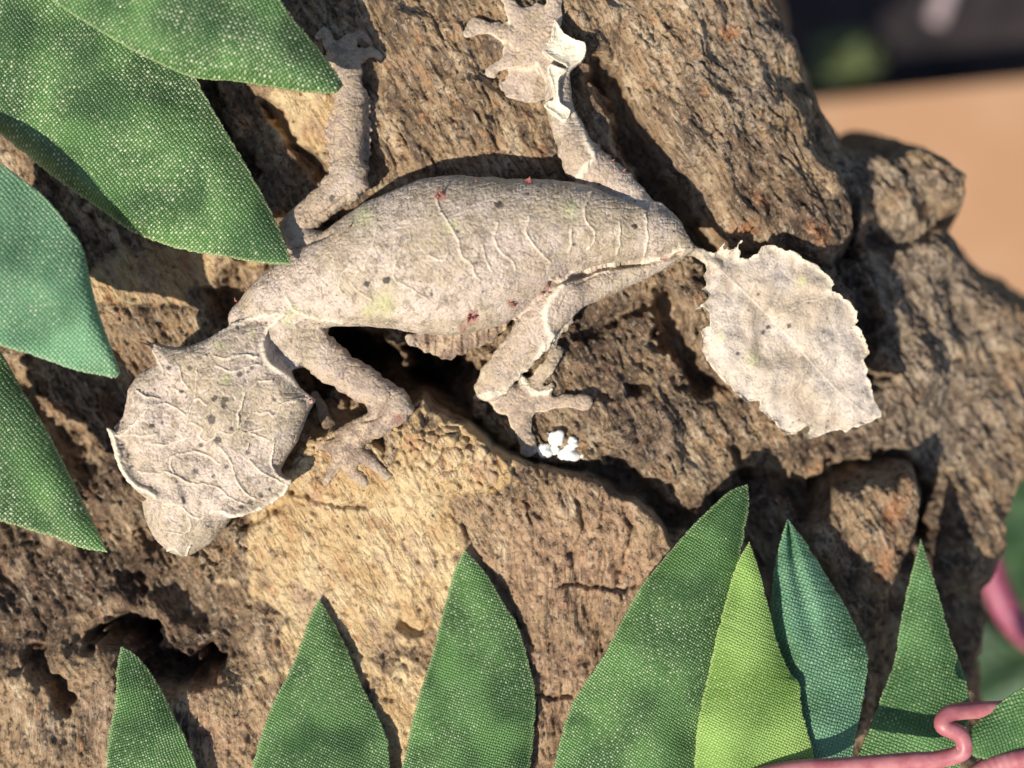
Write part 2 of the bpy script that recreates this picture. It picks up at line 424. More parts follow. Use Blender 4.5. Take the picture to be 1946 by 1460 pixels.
n3 = fbm(X/4.0, Y/4.0, 3, 101)
att = {
 'tan': tanw,
 'dark': np.clip(1.55*blobs([(150,1110,230,95,8),(40,1130,120,140,0),(330,1180,150,90,30),(300,1250,120,60,10),(1150,655,140,105,-30,.95),(1230,780,150,100,0,.7),(1400,640,110,200,0,.6),(1700,700,150,200,0,.45),(1250,900,120,40,0,.7),(210,880,70,170,0),  # dark brown bark, plus shade painted as colour over hollows such as the lower-left
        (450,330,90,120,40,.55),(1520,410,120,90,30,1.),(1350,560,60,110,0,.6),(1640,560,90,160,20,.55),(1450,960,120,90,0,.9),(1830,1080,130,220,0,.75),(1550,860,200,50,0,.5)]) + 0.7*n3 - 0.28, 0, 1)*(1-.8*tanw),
 'pink': np.clip(1.2*blobs([(1120,1070,200,160,0),(1010,1330,120,180,0,.8),(370,1370,150,100,0,.8),(140,720,120,160,0,.6),(960,1150,160,160,0,.7)]) + .5*n3 - .2, 0, 1)*(1-tanw),
 'rust': np.clip(1.3*blobs([(1735,965,28,60,5),(1695,1085,22,42,20),(1410,440,40,14,0),(1480,470,30,14,30),(1690,440,18,30,0),(385,1290,50,16,-8),(988,962,14,14,0),
        (1450,390,14,20,0),(185,770,18,26,0),(1390,60,20,18,0),(1340,190,18,10,0),(1570,450,30,14,60)]) + .55*n3 - .35, 0, 1),
 'grey': np.clip(1.1*blobs([(1760,500,260,220,30),(1850,750,240,240,0),(1420,120,120,160,40,.8),(1700,320,150,80,0),(1250,820,150,110,0,.6),(150,1360,160,80,0,.45),(1300,300,100,140,40,.5)]) + .5*n3 - .15, 0, 1)*(1-tanw),
 'fib': 1-wB,
}
log = link('driftwood_log', None, None, label='weathered brown driftwood log with cracked bark under the gecko', cat='log')
log.location = (0, 0, BOT*.001)
ny = len(gy)
I, J = np.meshgrid(np.arange(len(gx)-1), np.arange(ny-1), indexing='ij')
q = np.stack([I*ny+J, (I+1)*ny+J, (I+1)*ny+J+1, I*ny+J+1], -1)
zc = np.maximum.reduce([H[:-1,:-1], H[1:,:-1], H[1:,1:], H[:-1,1:]])
V = np.stack([X + 0.10*wx*0, Y, H], -1).reshape(-1, 3)
for k, (nm, _) in enumerate(pieces):
    sel = (idx[:-1,:-1] == k) & (zc > BOT+.1)
    qq = q[sel]
    used, inv = np.unique(qq, return_inverse=True)
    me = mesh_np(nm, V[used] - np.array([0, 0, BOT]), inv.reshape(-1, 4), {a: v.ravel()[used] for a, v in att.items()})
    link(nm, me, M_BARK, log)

def prop():
    P = catmull([(-52,-38,-14,17),(-60,-46,-60,15),(-68,-54,-130,13),(-80,-66,-200,14),(-88,-74,-252,19)], 60)
    an = np.linspace(0, 2*np.pi, 40, endpoint=False)
    A_, T_ = np.meshgrid(an, np.arange(60))
    rr = P[:,3][:,None]*(1+.16*fbm(np.cos(A_)*2+3, np.sin(A_)*2+T_*.12, 4, 5))
    v = np.stack([P[:,0][:,None]+rr*np.cos(A_), P[:,1][:,None]+rr*np.sin(A_), P[:,2][:,None]+0*rr-BOT], -1).reshape(-1, 3)
    I_, J_ = np.meshgrid(np.arange(59), np.arange(40), indexing='ij'); K_ = (J_+1) % 40
    q_ = np.stack([I_*40+J_, (I_+1)*40+J_, (I_+1)*40+K_, I_*40+K_], -1).reshape(-1, 4)
    link('supporting_root', mesh_np('supporting_root', v, q_, {'grey': np.full(len(v), .6), 'dark': np.full(len(v), .3)}), M_BARK, log)
prop()

# ------------------------------------------------------------------ GECKO
VOX = 0.145
lo = np.array([-42.0, -21.0, -6.0]); hi = np.array([39.5, 38.5, 10.5])
nx_, ny_, nz_ = [int((hi[i]-lo[i])/VOX)+1 for i in range(3)]
ax_x = lo[0]+VOX*np.arange(nx_); ax_y = lo[1]+VOX*np.arange(ny_); ax_z = lo[2]+VOX*np.arange(nz_)
F = np.full((nx_, ny_, nz_), 5.0, np.float32)
def smin(a, b, k):
    h = np.maximum(k-np.abs(a-b), 0)/k
    return np.minimum(a, b) - h*h*k*0.25
def window(xs, ys, pad):
    i0 = max(int((min(xs)-pad-lo[0])/VOX), 0); i1 = min(int((max(xs)+pad-lo[0])/VOX)+2, nx_)
    j0 = max(int((min(ys)-pad-lo[1])/VOX), 0); j1 = min(int((max(ys)+pad-lo[1])/VOX)+2, ny_)
    gx2, gy2 = np.meshgrid(ax_x[i0:i1], ax_y[j0:j1], indexing='ij')
    return slice(i0, i1), slice(j0, j1), gx2, gy2
def sweep(rows, k=0.8, n=0, p=2.0, rel=False, rough=0.0):
    if rel: rows = [(r[0], r[1], r[2]*.80, r[3], r[4]) for r in rows]; rough = rough or .2
    """rows of (px, py, half width px, centre height mm, half height mm)"""
    R = np.array(rows, float)
    if rel:
        R[:, 3] += np.maximum(Hq(*np.array([W(a, b, 0) for a, b in R[:, :2]]).T, A=Hsm), -2.2)
    R = catmull(R, n or 8*len(R))
    P = np.array([W(a, b, c) for a, b, c in zip(R[:,0], R[:,1], R[:,3])])
    rw = np.maximum(R[:,2], 2)*PX*(CAMH-R[:,3])/CAMH; zc_ = R[:,3]; rz = np.maximum(R[:,4], 0.15)
    sx, sy, a, b = window(P[:,0], P[:,1], rw.max()+1.8)
    d, par = seg_dist(a, b, P)
    ii = np.arange(len(P))
    rwi = np.interp(par, ii, rw); zi = np.interp(par, ii, zc_); rzi = np.interp(par, ii, rz)
    if rough: rwi = rwi*(1+rough*(perlin(a/0.9, b/0.9, 9)+.6*perlin(a/.4, b/.4, 10)))
    mn = np.minimum(rwi, rzi)
    dz = np.abs(ax_z[None,None,:]-zi[:,:,None])/rzi[:,:,None]
    qv = ((d/rwi)[:,:,None]**p + dz**p)**(1.0/p)
    f = ((qv-1)*mn[:,:,None]).astype(np.float32)
    F[sx, sy] = smin(F[sx, sy], f, k)
def slab(sd, top, bot, sx, sy, k=0.4, r=0.3):
    z = ax_z[None,None,:]
    f = np.maximum(np.maximum(z-top[:,:,None], bot[:,:,None]-z)*0.85, sd[:,:,None]).astype(np.float32)
    F[sx, sy] = smin(F[sx, sy], f, k)

# trunk of the body, neck to hip
body_rows = [(470,606,36,2.2,1.8),(512,582,56,2.6,2.4),(565,558,70,2.8,2.9),(640,532,93,2.9,3.9),(730,505,126,3.0,4.7),(820,490,149,3.1,5.2),(900,480,149,3.1,5.2),
             (980,459,126,3.1,4.9),(1060,437,96,3.1,4.3),(1140,435,76,3.1,3.5),(1210,437,58,3.0,2.7),(1262,446,42,2.9,2.0),(1296,464,20,2.7,1.1),(1312,473,7,2.5,0.7)]
sweep(body_rows, 0.6, 90, 2.0)
# right front leg (over the upper bark)
sweep([(600,480,40,1.8,1.8),(560,440,30,1.9,1.3),(590,405,29,2.1,1.2),(640,365,33,2.2,1.3),(666,338,32,2.2,1.3)], .8, rough=.14)
sweep([(662,345,34,2.2,1.3),(662,280,29,1.9,1.2),(664,200,29,1.5,1.1),(660,130,28,1.1,.8),(655,100,26,.9,.5)], 0.7, rough=.14)
for tp in ([(645,110,20,.5,.5),(625,85,15,.5,.45),(618,62,12,.4,.4),(604,70,8,.2,.3)], [(660,105,20,.5,.5),(664,80,14,.5,.45),(684,66,12,.4,.4),(700,78,8,.2,.3)],
           [(672,112,18,.5,.5),(700,100,14,.45,.4),(722,108,10,.3,.3)], [(640,120,16,.5,.4),(612,118,12,.4,.35),(592,112,9,.2,.3)]):
    sweep(tp, 0.35, rel=True)
# left front leg (toward the plate)
sweep([(545,620,52,2.6,2.0),(590,660,42,2.6,1.4),(650,705,36,2.6,1.3),(710,742,35,2.7,1.3),(754,772,31,2.8,1.3)], 0.7, rough=.14)
sweep([(750,774,29,2.7,1.1),(735,796,27,2.7,1.0),(700,812,26,2.6,.9),(668,828,26,2.4,.8)], 0.5, rough=.16)
sweep([(680,832,34,.35,.7),(655,855,34,.3,.6)], 0.7, rel=True)
for tp in ([(650,840,22,.3,.5),(620,800,17,.3,.5),(610,770,12,.25,.4),(600,752,12,.2,.35)], [(645,850,20,.3,.5),(610,845,14,.3,.45),(580,832,12,.25,.35)],
           [(660,860,22,.3,.5),(665,890,17,.3,.45),(690,915,14,.2,.35)], [(672,855,22,.3,.5),(705,878,15,.3,.45),(735,905,13,.2,.35)], [(655,860,20,.3,.45),(635,890,14,.25,.4),(620,915,11,.2,.3)]):
    sweep(tp, 0.4, rel=True)
# left hind leg (below the body): thigh, shank, foot
sweep([(1290,482,14,2.2,1.0),(1220,508,24,2.2,1.3),(1140,537,31,2.6,1.5),(1082,560,35,3.2,1.6),(1052,582,36,3.5,1.7)], 0.25)
sweep([(1072,556,38,3.7,1.6),(1030,610,38,3.4,1.5),(985,670,36,2.6,1.3),(945,715,33,1.6,1.2),(930,735,28,1.0,1.0)], 0.5, rough=.12)
sweep([(940,730,32,.6,.9),(965,752,34,.45,.7),(985,768,32,.4,.55)], 0.7, rel=True)
for tp in ([(975,768,30,.35,.5),(985,800,22,.5,.5),(998,830,20,.5,.45),(1004,852,22,.5,.45)], [(990,765,28,.35,.5),(1030,768,19,.6,.5),(1080,762,17,.6,.5),(1112,765,20,.55,.5)],
           [(985,755,26,.4,.5),(1020,725,20,.5,.5),(1042,695,18,.8,.5),(1058,668,16,.9,.45)], [(950,760,22,.3,.5),(928,752,18,.3,.4),(905,756,10,.3,.3)], [(1005,748,18,.4,.4),(1030,745,14,.6,.4),(1048,735,9,.7,.3)]):
    sweep(tp, 0.5, rel=True)
# right hind leg (above the body): thigh, shank, foot
sweep([(1235,398,16,2.6,1.0),(1205,378,28,2.6,1.4),(1160,345,36,2.7,1.4),(1115,312,40,2.8,1.5),(1092,285,33,2.8,1.3)], 0.4, rough=.16)
sweep([(1100,290,30,2.9,1.4),(1075,245,27,2.7,1.2),(1062,195,26,2.4,1.1),(1058,150,26,2.1,.9),(1045,105,30,1.7,.8)], 0.6)
sweep([(1055,120,36,.5,.8),(1030,75,48,.45,.6),(1015,45,46,.4,.5)], 0.6, rel=True)
for tp in ([(1020,95,24,.7,.55),(965,68,18,.6,.5),(925,54,16,.5,.45),(905,52,22,.4,.4),(892,62,16,.3,.4)], [(1020,110,22,.6,.5),(970,118,17,.5,.45),(945,128,14,.4,.4),(934,138,16,.3,.35)],
           [(1015,70,24,.7,.55),(975,20,17,.6,.5),(955,-20,16,.3,.4),(945,-50,16,.3,.4)], [(1040,70,24,.8,.55),(1052,10,20,.6,.5),(1056,-40,18,.3,.4),(1060,-80,18,.3,.4)],
           [(1045,85,26,.5,.5),(1080,95,16,.8,.45),(1098,85,12,.9,.4)]):
    sweep(tp, 0.45, rel=True)

# head: casque with brow shelves, and the lower snout
casque = [(372,650),(330,660),(281,652),(292,690),(262,705),(236,740),(226,790),(206,813),(218,850),(236,900),(258,930),(300,948),(345,972),(400,985),(440,978),(478,968),(520,948),(549,915),(528,902),
          (536,878),(560,840),(580,790),(592,760),(566,738),(545,700),(525,672),(508,640),(520,610),(470,600),(420,625)]
snout = [(262,900),(258,950),(270,1005),(296,1042),(322,1060),(345,1062),(372,1050),(402,1028),(436,985),(470,940),(430,860),(330,830)]
def head_piece(poly, zref, topf, R, h, botz, k, n=4):
    P = Wp(catmull(poly, len(poly)*n, True), zref)
    xs = [p[0] for p in P]; ys = [p[1] for p in P]
    sx, sy, a, b = window(xs, ys, 1.5)
    sd = poly_sd(a, b, P)
    e = np.clip(-sd/R, 0, 1)
    prof = np.sqrt(np.clip(1-(1-e)**2, 0, 1))
    t = topf(a, b)
    top = t - h*(1-prof)
    bot = botz + (t-h-botz)*(1-prof)*0.9
    slab(sd*0.9, top, bot, sx, sy, k)
hx, hy = W(400, 800, 5)
ux, uy = W(330, 1060, 3); ul = math.hypot(ux-hx, uy-hy); ux, uy = (ux-hx)/ul, (uy-hy)/ul
def casque_top(a, b):
    s = (a-hx)*ux+(b-hy)*uy; t = (a-hx)*(-uy)+(b-hy)*ux
    z = 5.9 - 0.007*t*t - 0.16*np.clip(s, 0, None) - 0.13*np.clip(-s-4, 0, None)
    z = z - .75*np.exp(-((np.abs(t)-4.2)/1.5)**2)*np.exp(-((s+1.2)/2.6)**2) + .35*np.exp(-(t/1.3)**2)*np.exp(-((s+2)/4.0)**2)
    return z - 1.1*np.exp(-((t)/1.6)**2)*np.exp(-((s-3.5)/2.5)**2) + 0.25*perlin(a/2.5, b/2.5, 15)
def snout_top(a, b):
    s = (a-hx)*ux+(b-hy)*uy; t = (a-hx)*(-uy)+(b-hy)*ux
    return 4.9 - 0.17*np.clip(s-4, 0, None) - 0.022*(t-.6)**2 + 0.15*perlin(a/1.8, b/1.8, 16)
head_piece(casque, 5.2, casque_top, 2.3, 1.9, 0.6, 0.4, 2)
head_piece(snout, 3.5, snout_top, 2.8, 2.3, -0.6, 0.5)

# frills on shoulder, flank and thigh; brow shelves
def flap(poly, zref, topf, th=0.35, k=0.3, smooth=True, edge_noise=0.0, n=4):
    P = Wp(catmull(poly, len(poly)*n, True) if smooth else poly, zref)
    sx, sy, a, b = window([p[0] for p in P], [p[1] for p in P], 1.2)
    sd = poly_sd(a, b, P)
    if edge_noise: sd = sd + edge_noise*perlin(a/0.55, b/0.55, 19)
    t = topf(a, b, sd)
    slab(sd*0.9, t, t-th, sx, sy, k)
flap([(201,811),(214,822),(240,815),(270,822),(300,860),(330,915),(350,960),(310,955),(280,950),(256,934),(234,905),(217,862),(208,835)], 5, lambda a, b, s: 4.9-.10*np.clip(-s,0,1.2)-.45*np.clip(-s-.6,0,3)+0*a, .9, .5, smooth=False)
flap([(554,912),(538,912),(515,895),(490,895),(460,915),(430,950),(415,975),(445,984),(480,974),(510,959),(537,940)], 5, lambda a, b, s: 4.7-.10*np.clip(-s,0,1.2)-.45*np.clip(-s-.6,0,3)+0*a, .9, .5, smooth=False)
flap([(276,648),(286,662),(300,690),(312,715),(325,690),(340,668),(310,660)], 5, lambda a, b, s: 4.6+0*a, .9, .4, smooth=False)
flap([(598,760),(575,752),(552,748),(550,768),(572,772),(588,768)], 5, lambda a, b, s: 4.3+0*a, .9, .4, smooth=False)
flap([(520,600),(512,640),(530,675),(560,700),(580,668),(620,660),(600,620)], 4, lambda a, b, s: 3.6+0*a, .5, .6, edge_noise=.25)
flap([(770,640),(800,664),(850,684),(880,672),(905,662),(940,645),(965,618),(975,590),(930,580),(880,600)], 1, lambda a, b, s: .5+0.35*perlin(a/.4, b/2, 3), .6, .5, edge_noise=.35)
flap([(1245,385),(1275,400),(1300,440),(1316,472),(1290,490),(1255,496),(1235,440)], 3.5, lambda a, b, s: 4.0-0.25*(a-W(1250,0,4)[0])-.05*(b-W(0,440,4)[1])**2, .7, .5)
for fp, z_ in (([(625,215),(618,260),(628,310),(640,330),(648,270),(645,215)], 1.3), ([(700,180),(706,240),(700,320),(688,330),(684,240),(690,180)], 1.2), ([(1180,330),(1200,340),(1228,378),(1215,388),(1180,360),(1150,330)], 2.2),
               ([(1085,215),(1112,245),(1140,285),(1125,300),(1095,262)], 2.4), ([(600,640),(640,662),(680,700),(665,705),(620,680)], 2.5), ([(1098,585),(1080,625),(1050,660),(1035,655),(1070,600)], 3.0), ([(700,830),(745,822),(776,795),(780,770),(760,790),(720,815)], 2.3)):
    flap(fp, z_, lambda a, b, s, z_=z_: z_+.25*perlin(a/.5, b/.5, 12), .4, .35, edge_noise=.35)
# membranes between the toes
flap([(1000,20),(1015,36),(1045,14),(1065,40),(1060,150),(1030,190),(985,190),(948,165),(965,130),(950,80),(940,48),(975,40)], 1, lambda a, b, s: Hq(a, b, Hsm)+.42+.2*perlin(a/.9, b/.9, 66), 1.2, .4, edge_noise=.3)
flap([(960,740),(1010,745),(1045,760),(1012,785),(1008,812),(975,800)], 0, lambda a, b, s: Hq(a, b, Hsm)+.62, 1.0, .4)
# pale folds of skin on the right hind shank
Q1 = [(1054,38),(1065,55),(1073,66),(1095,77),(1110,82),(1114,96),(1108,115),(1092,129),(1081,137),(1073,126),(1056,118),(1034,101),(1037,88),(1048,71)]
Q2 = [(1044,123),(1059,129),(1078,137),(1070,145),(1062,153),(1062,186),(1067,200),(1084,211),(1081,225),(1070,233),(1051,219),(1032,205),(1040,194),(1051,192),(1050,170),(1041,145),(1040,131)]
flap(Q1, 3, lambda a, b, s: 3.3+0.5*np.exp(-(s/.35)**2), 1.4, .3)
flap(Q2, 3, lambda a, b, s: 3.75+0.4*np.exp(-(s/.3)**2), 1.1, .25)
Q3 = [(905,752),(930,744),(966,746),(950,752),(922,760)]
flap(Q3, 1.5, lambda a, b, s: 1.7+0*a, .5, .3)
Q4 = [(984,705),(1000,720),(1008,738),(1025,744),(1050,738),(1040,750),(1012,752),(994,735)]
flap(Q4, 1.2, lambda a, b, s: Hq(a, b, Hsm)+1.3, .9, .3)

# tail: a thin curled leaf with a torn edge  (traced in its own zoom frame)
tz = [(410,225),(450,240),(540,270),(580,235),(603,200),(600,250),(625,213),(632,265),(668,230),(688,195),(722,183),(698,225),(702,290),(740,300),(800,272),(830,225),(870,210),(930,225),(970,250),(1030,248),
 (1070,290),(1150,320),(1220,370),(1260,420),(1278,455),(1258,490),(1300,500),(1370,550),(1422,610),(1434,660),(1420,690),(1460,750),(1502,830),(1502,870),(1475,900),(1495,950),(1500,1010),(1530,1080),(1545,1150),
 (1592,1210),(1580,1250),(1540,1268),(1500,1290),(1420,1308),(1370,1335),(1300,1328),(1240,1350),(1200,1372),(1150,1382),(1124,1362),(1142,1306),(1115,1303),(1080,1340),(1030,1355),(970,1345),(940,1290),(880,1240),
 (828,1190),(838,1148),(800,1150),(760,1160),(700,1110),(620,1040),(550,960),(510,900),(480,830),(474,760),(475,720),(500,702),(526,700),(520,640),(510,602),(480,588),(438,606),(440,575),(480,565),(510,520),
 (468,484),(500,462),(478,412),(496,370),(490,310),(455,275),(405,255)]
tail = [(1180+a/3.174, 400+b/3.174) for a, b in tz]
tb = np.array(W(1325, 482, 1.5)); tt = np.array(W(1670, 800, -1.5)); tdir = (tt-tb)/np.linalg.norm(tt-tb); tlen = np.linalg.norm(tt-tb)
def tail_top(a, b, sd):
    s = (a-tb[0])*tdir[0]+(b-tb[1])*tdir[1]; t = -(a-tb[0])*tdir[1]+(b-tb[1])*tdir[0]
    u = s/tlen
    z = np.interp(u, [-.05, 0.04, .2, .5, .8, 1.0], [2.6, 2.1, 1.3, .6, -.9, -2.2])
    z = z + 0.75*perlin(a/4.5, b/4.5, 22)*sstep(.05, .4, u) + 0.35*perlin(a/2.1, b/2.1, 23)
    z = z - 0.010*t*t + .16*perlin(a/1.0, b/1.0, 27)     # crumpled sheet
    z = z + 0.55*np.exp(-(sd/0.20)**2)*(0.6+0.6*perlin(a/3, b/3, 25))     # curled rim
    return z
flap(tail, -.5, tail_top, 0.34, 0.3, smooth=False, edge_noise=.20)
sweep([(1285,466,14,2.0,1.0),(1322,480,10,1.9,.7),(1362,505,10,1.9,.5)], 0.4)

# ---- surface nets: one continuous skin
def surface_nets(F):
    ins = F < 0
    c = np.zeros((F.shape[0]-1, F.shape[1]-1, F.shape[2]-1), np.int8)
    for dx in (0, 1):
        for dy in (0, 1):
            for dz in (0, 1):
                c += ins[dx:F.shape[0]-1+dx, dy:F.shape[1]-1+dy, dz:F.shape[2]-1+dz]
    act = np.argwhere((c > 0) & (c < 8))
    vid = np.full(c.shape, -1, np.int32); vid[tuple(act.T)] = np.arange(len(act))
    acc = np.zeros((len(act), 3)); cnt = np.zeros(len(act))
    cr = [(0,0,0),(1,0,0),(0,1,0),(1,1,0),(0,0,1),(1,0,1),(0,1,1),(1,1,1)]
    val = [F[act[:,0]+a, act[:,1]+b, act[:,2]+d] for a, b, d in cr]
    for i in range(8):
        for j in range(i+1, 8):
            if sum(abs(cr[i][k]-cr[j][k]) for k in range(3)) != 1: continue
            m = (val[i] < 0) != (val[j] < 0)
            t = np.where(m, val[i]/np.where(m, val[i]-val[j], 1), 0)
            for k in range(3): acc[:,k] += m*(cr[i][k]+t*(cr[j][k]-cr[i][k]))
            cnt += m
    verts = act + acc/cnt[:,None]
    quads = []
    for axis in range(3):
        sl0 = [slice(None)]*3; sl1 = [slice(None)]*3
        sl0[axis] = slice(0, -1); sl1[axis] = slice(1, None)
        ch = ins[tuple(sl0)] != ins[tuple(sl1)]
        e = np.argwhere(ch)
        b, d = [(1,2),(2,0),(0,1)][axis]
        e = e[(e[:,b] > 0) & (e[:,d] > 0) & (e[:,b] < F.shape[b]-1) & (e[:,d] < F.shape[d]-1)]
        fl = ins[tuple(e.T)]
        def idd(ob, od):
            f = e.copy(); f[:,b] -= ob; f[:,d] -= od; return vid[tuple(f.T)]
        Q = np.stack([idd(1,1), idd(0,1), idd(0,0), idd(1,0)], 1)
        Q[~fl] = Q[~fl][:, ::-1]
        quads.append(Q)
    return verts, np.concatenate(quads)
gv, gq = surface_nets(F)
gv = lo + gv*VOX
del F
# keep only the one big connected skin (drop any stray crumbs)
lab = np.arange(len(gv))
while True:
    m = lab[gq].min(1); new = lab.copy()
    for k in range(4): np.minimum.at(new, gq[:,k], m)
    new = new[new]
    if (new == lab).all(): break
    lab = new
cntl = np.bincount(lab, minlength=len(gv)); main = cntl.argmax()
keep = lab == main
remap = np.cumsum(keep)-1
gq = remap[gq[keep[gq[:,0]]]]; gv = gv[keep]
def smooth_mesh(v, q, it, w=0.5):
    src = np.concatenate([q[:,k] for k in range(4)]*2); dst = np.concatenate([q[:,(k+1) % 4] for k in range(4)]+[q[:,(k+3) % 4] for k in range(4)])
    n = np.bincount(src, minlength=len(v))
    for _ in range(it):
        m_ = np.stack([np.bincount(src, v[dst,k], len(v)) for k in range(3)], 1)/n[:,None]
        v = v + w*(m_-v)
    return v
def normals(v, q):
    fn = np.cross(v[q[:,2]]-v[q[:,0]], v[q[:,3]]-v[q[:,1]])
    i = q.ravel(); f4 = np.repeat(fn, 4, axis=0)
    n = np.stack([np.bincount(i, f4[:,k], len(v)) for k in range(3)], 1)
    return n/(np.linalg.norm(n, axis=1)[:,None]+1e-12)
gv = smooth_mesh(gv, gq, 2, 0.5)
def subdivide(v, q):
    e = np.concatenate([q[:, [k, (k+1) % 4]] for k in range(4)]); e.sort(1)
    ue, inv = np.unique(e[:,0].astype(np.int64)*len(v)+e[:,1], return_inverse=True)
    a, b = ue//len(v), ue % len(v)
    nv, nq = len(v), len(q)
    em = inv.reshape(4, nq)+nv; fc = np.arange(nq)+nv+len(ue)
    out = np.concatenate([v, (v[a]+v[b])/2, v[q].mean(1)])
    Q = np.concatenate([np.stack([q[:,k], em[k], fc, em[(k+3) % 4]], 1) for k in range(4)])
    return out, Q
gv, gq = subdivide(gv, gq)
gv = smooth_mesh(gv, gq, 1, 0.5)
gn = normals(gv, gq)
if gn[gv[:,2].argmax(), 2] < 0: gq = gq[:, ::-1]; gn = -gn
gX, gY, gZ = gv.T
upw = sstep(0.0, 0.5, gn[:,2])
zs = PX*(CAMH-gZ)/CAMH
pX = 973 + gX/zs; pY = 730 - gY/zs        # the same skin in photo coordinates, for laying out its markings

ridge = np.zeros(len(gv))
def vein(pts, w=3.6, amp=1.0):
    global ridge
    P = catmull(pts, 5*len(pts))
    x0, y0 = P.min(0)-25; x1, y1 = P.max(0)+25
    s = np.where((pX > x0) & (pX < x1) & (pY > y0) & (pY < y1))[0]
    wob = 3.5*perlin(pX[s]/20, pY[s]/20, 31)+1.5*perlin(pX[s]/7, pY[s]/7, 32)
    d, _ = seg_dist(pX[s]+wob, pY[s]+wob, P)
    ridge[s] = np.maximum(ridge[s], amp*np.exp(-(d/w)**2))
def hz(p): return [(180+a/3.04, 600+b/3.04) for a, b in p]
def bz(p): return [(600+a/2.78, 400+b/2.78) for a, b in p]
for p in ([(520,640),(545,560),(590,480),(640,510)],[(585,480),(580,380),(600,280),(640,230)],[(830,640),(835,560),(870,450),(930,390),(1020,370)],
    [(840,640),(900,570),(1000,560),(1040,580),(1090,510),(1220,480)],[(120,690),(200,660),(280,560),(340,520),(420,510),(480,540),(520,570)],[(120,690),(250,690),(360,685)],
    [(330,740),(420,750),(500,715),(580,710)],[(250,895),(350,915),(420,905),(480,930),(560,970),(650,975),(720,1000),(780,1050),(860,1085)],[(420,830),(490,795),(600,790),(660,810),(720,860)],
    [(725,760),(790,850),(820,950),(870,1020),(930,1060)],[(890,830),(960,900),(1030,940),(1090,970)],[(560,620),(620,650),(610,700),(640,725),(690,700),(720,670),(790,690),(830,660)],
    [(1040,730),(1020,850),(1050,920),(1100,950)],[(400,1110),(480,1090),(550,1150),(600,1170),(690,1130),(790,1140)],[(400,1240),(500,1260),(550,1230),(555,1180),(530,1150)],
    [(330,1340),(380,1360),(460,1350),(520,1390),(550,1330)],[(280,150),(340,210),(390,290),(400,350)],[(690,230),(760,250),(830,230),(940,240)],[(700,290),(800,320),(900,290),(960,280)],
    [(900,680),(960,700),(1010,720)],[(860,680),(930,660),(980,650)],[(450,900),(440,840),(480,800)],[(880,760),(900,720),(960,700)],[(240,430),(300,470),(370,480)],[(490,300),(500,360),(540,420)],[(420,420),(470,430),(520,450)]):
    vein(hz(p), 2.1, .72)
vein(hz([(75,640),(110,700),(140,830),(190,930),(250,990),(300,1010),(350,1040)]), 5, 1.1)
vein(hz([(1130,960),(1070,1040),(980,1110),(880,1150),(800,1155),(740,1130)]), 5, 1.1)
for p in ([(335,60),(300,180),(260,280),(200,350),(205,410),(290,470)],[(500,140),(440,230),(415,310),(420,370),(480,400),(560,450),(620,490)],[(640,-60),(660,0),(710,80),(750,160),(770,240),(820,280),(840,340),(870,370)],
    [(960,60),(950,170),(990,230),(1040,270),(1060,320)],[(1140,20),(1110,110),(1160,190),(1235,270)],[(1450,-100),(1425,40),(1470,110),(1465,180),(1440,210)],[(1740,20),(1750,150),(1735,270)],
    [(100,250),(60,340),(30,400),(30,460)],[(190,280),(150,330),(120,410),(150,440)],[(1350,100),(1355,160),(1340,210)],[(600,240),(660,260),(700,220)],[(880,180),(900,260),(930,320)],[(1600,60),(1610,140),(1590,230)]):
    vein(bz(p), 2.2, .6)
vein(bz([(1730,270),(1830,260),(1900,220),(1946,200)]), 4, 1)
vein(bz([(1250,370),(1330,350),(1400,310),(1500,330),(1580,280)]), 3.5, .8)
vein([(368,645),(410,628),(450,616),(490,602),(530,595)], 4.5, 1.2)
vein([(540,598),(505,630),(500,665),(510,690),(540,712),(570,740),(590,758)], 5, 1.1)
vein([(545,565),(560,590),(600,605),(650,612)], 4, .8)
vein([(1068,543),(1048,568),(1038,592),(1042,625),(1050,640),(1035,662),(1025,678)], 7, 1.3)
vein([(1090,215),(1105,245),(1115,270),(1128,300),(1115,315),(1100,335)], 6, 1.1)
random.seed(4)
# fine net of creases over the whole skin
cr1 = np.exp(-(perlin(gX/0.85+2*gZ, gY/0.85, 44)/0.10)**2)
cr2 = np.exp(-(perlin(gX/0.45, gY/0.45+2*gZ, 45)/0.14)**2)
tail_sd = np.full(len(gv), 50.0)
s = np.where(pX > 1300)[0]; tail_sd[s] = poly_sd(pX[s], pY[s], tail)
on_tail = sstep(30, -10, tail_sd)*sstep(1322, 1345, pX)
for tv in ([(1345,492),(1420,560),(1500,640),(1580,730),(1650,790)],[(1420,560),(1450,520),(1490,490)],[(1470,605),(1530,575),(1580,560)],[(1520,660),(1580,640),(1625,625)],[(1430,570),(1390,620),(1350,640)],
           [(1480,620),(1430,690),(1370,720)],[(1540,690),(1500,760),(1440,770)],[(1590,740),(1560,790),(1500,815)],[(1440,740),(1470,735),(1510,725),(1560,720)],[(1380,560),(1370,590),(1345,600)]):
    vein(tv, 2.0, .40)
ridge = np.clip(ridge, 0, 1.6)
seam = np.zeros(len(gv))
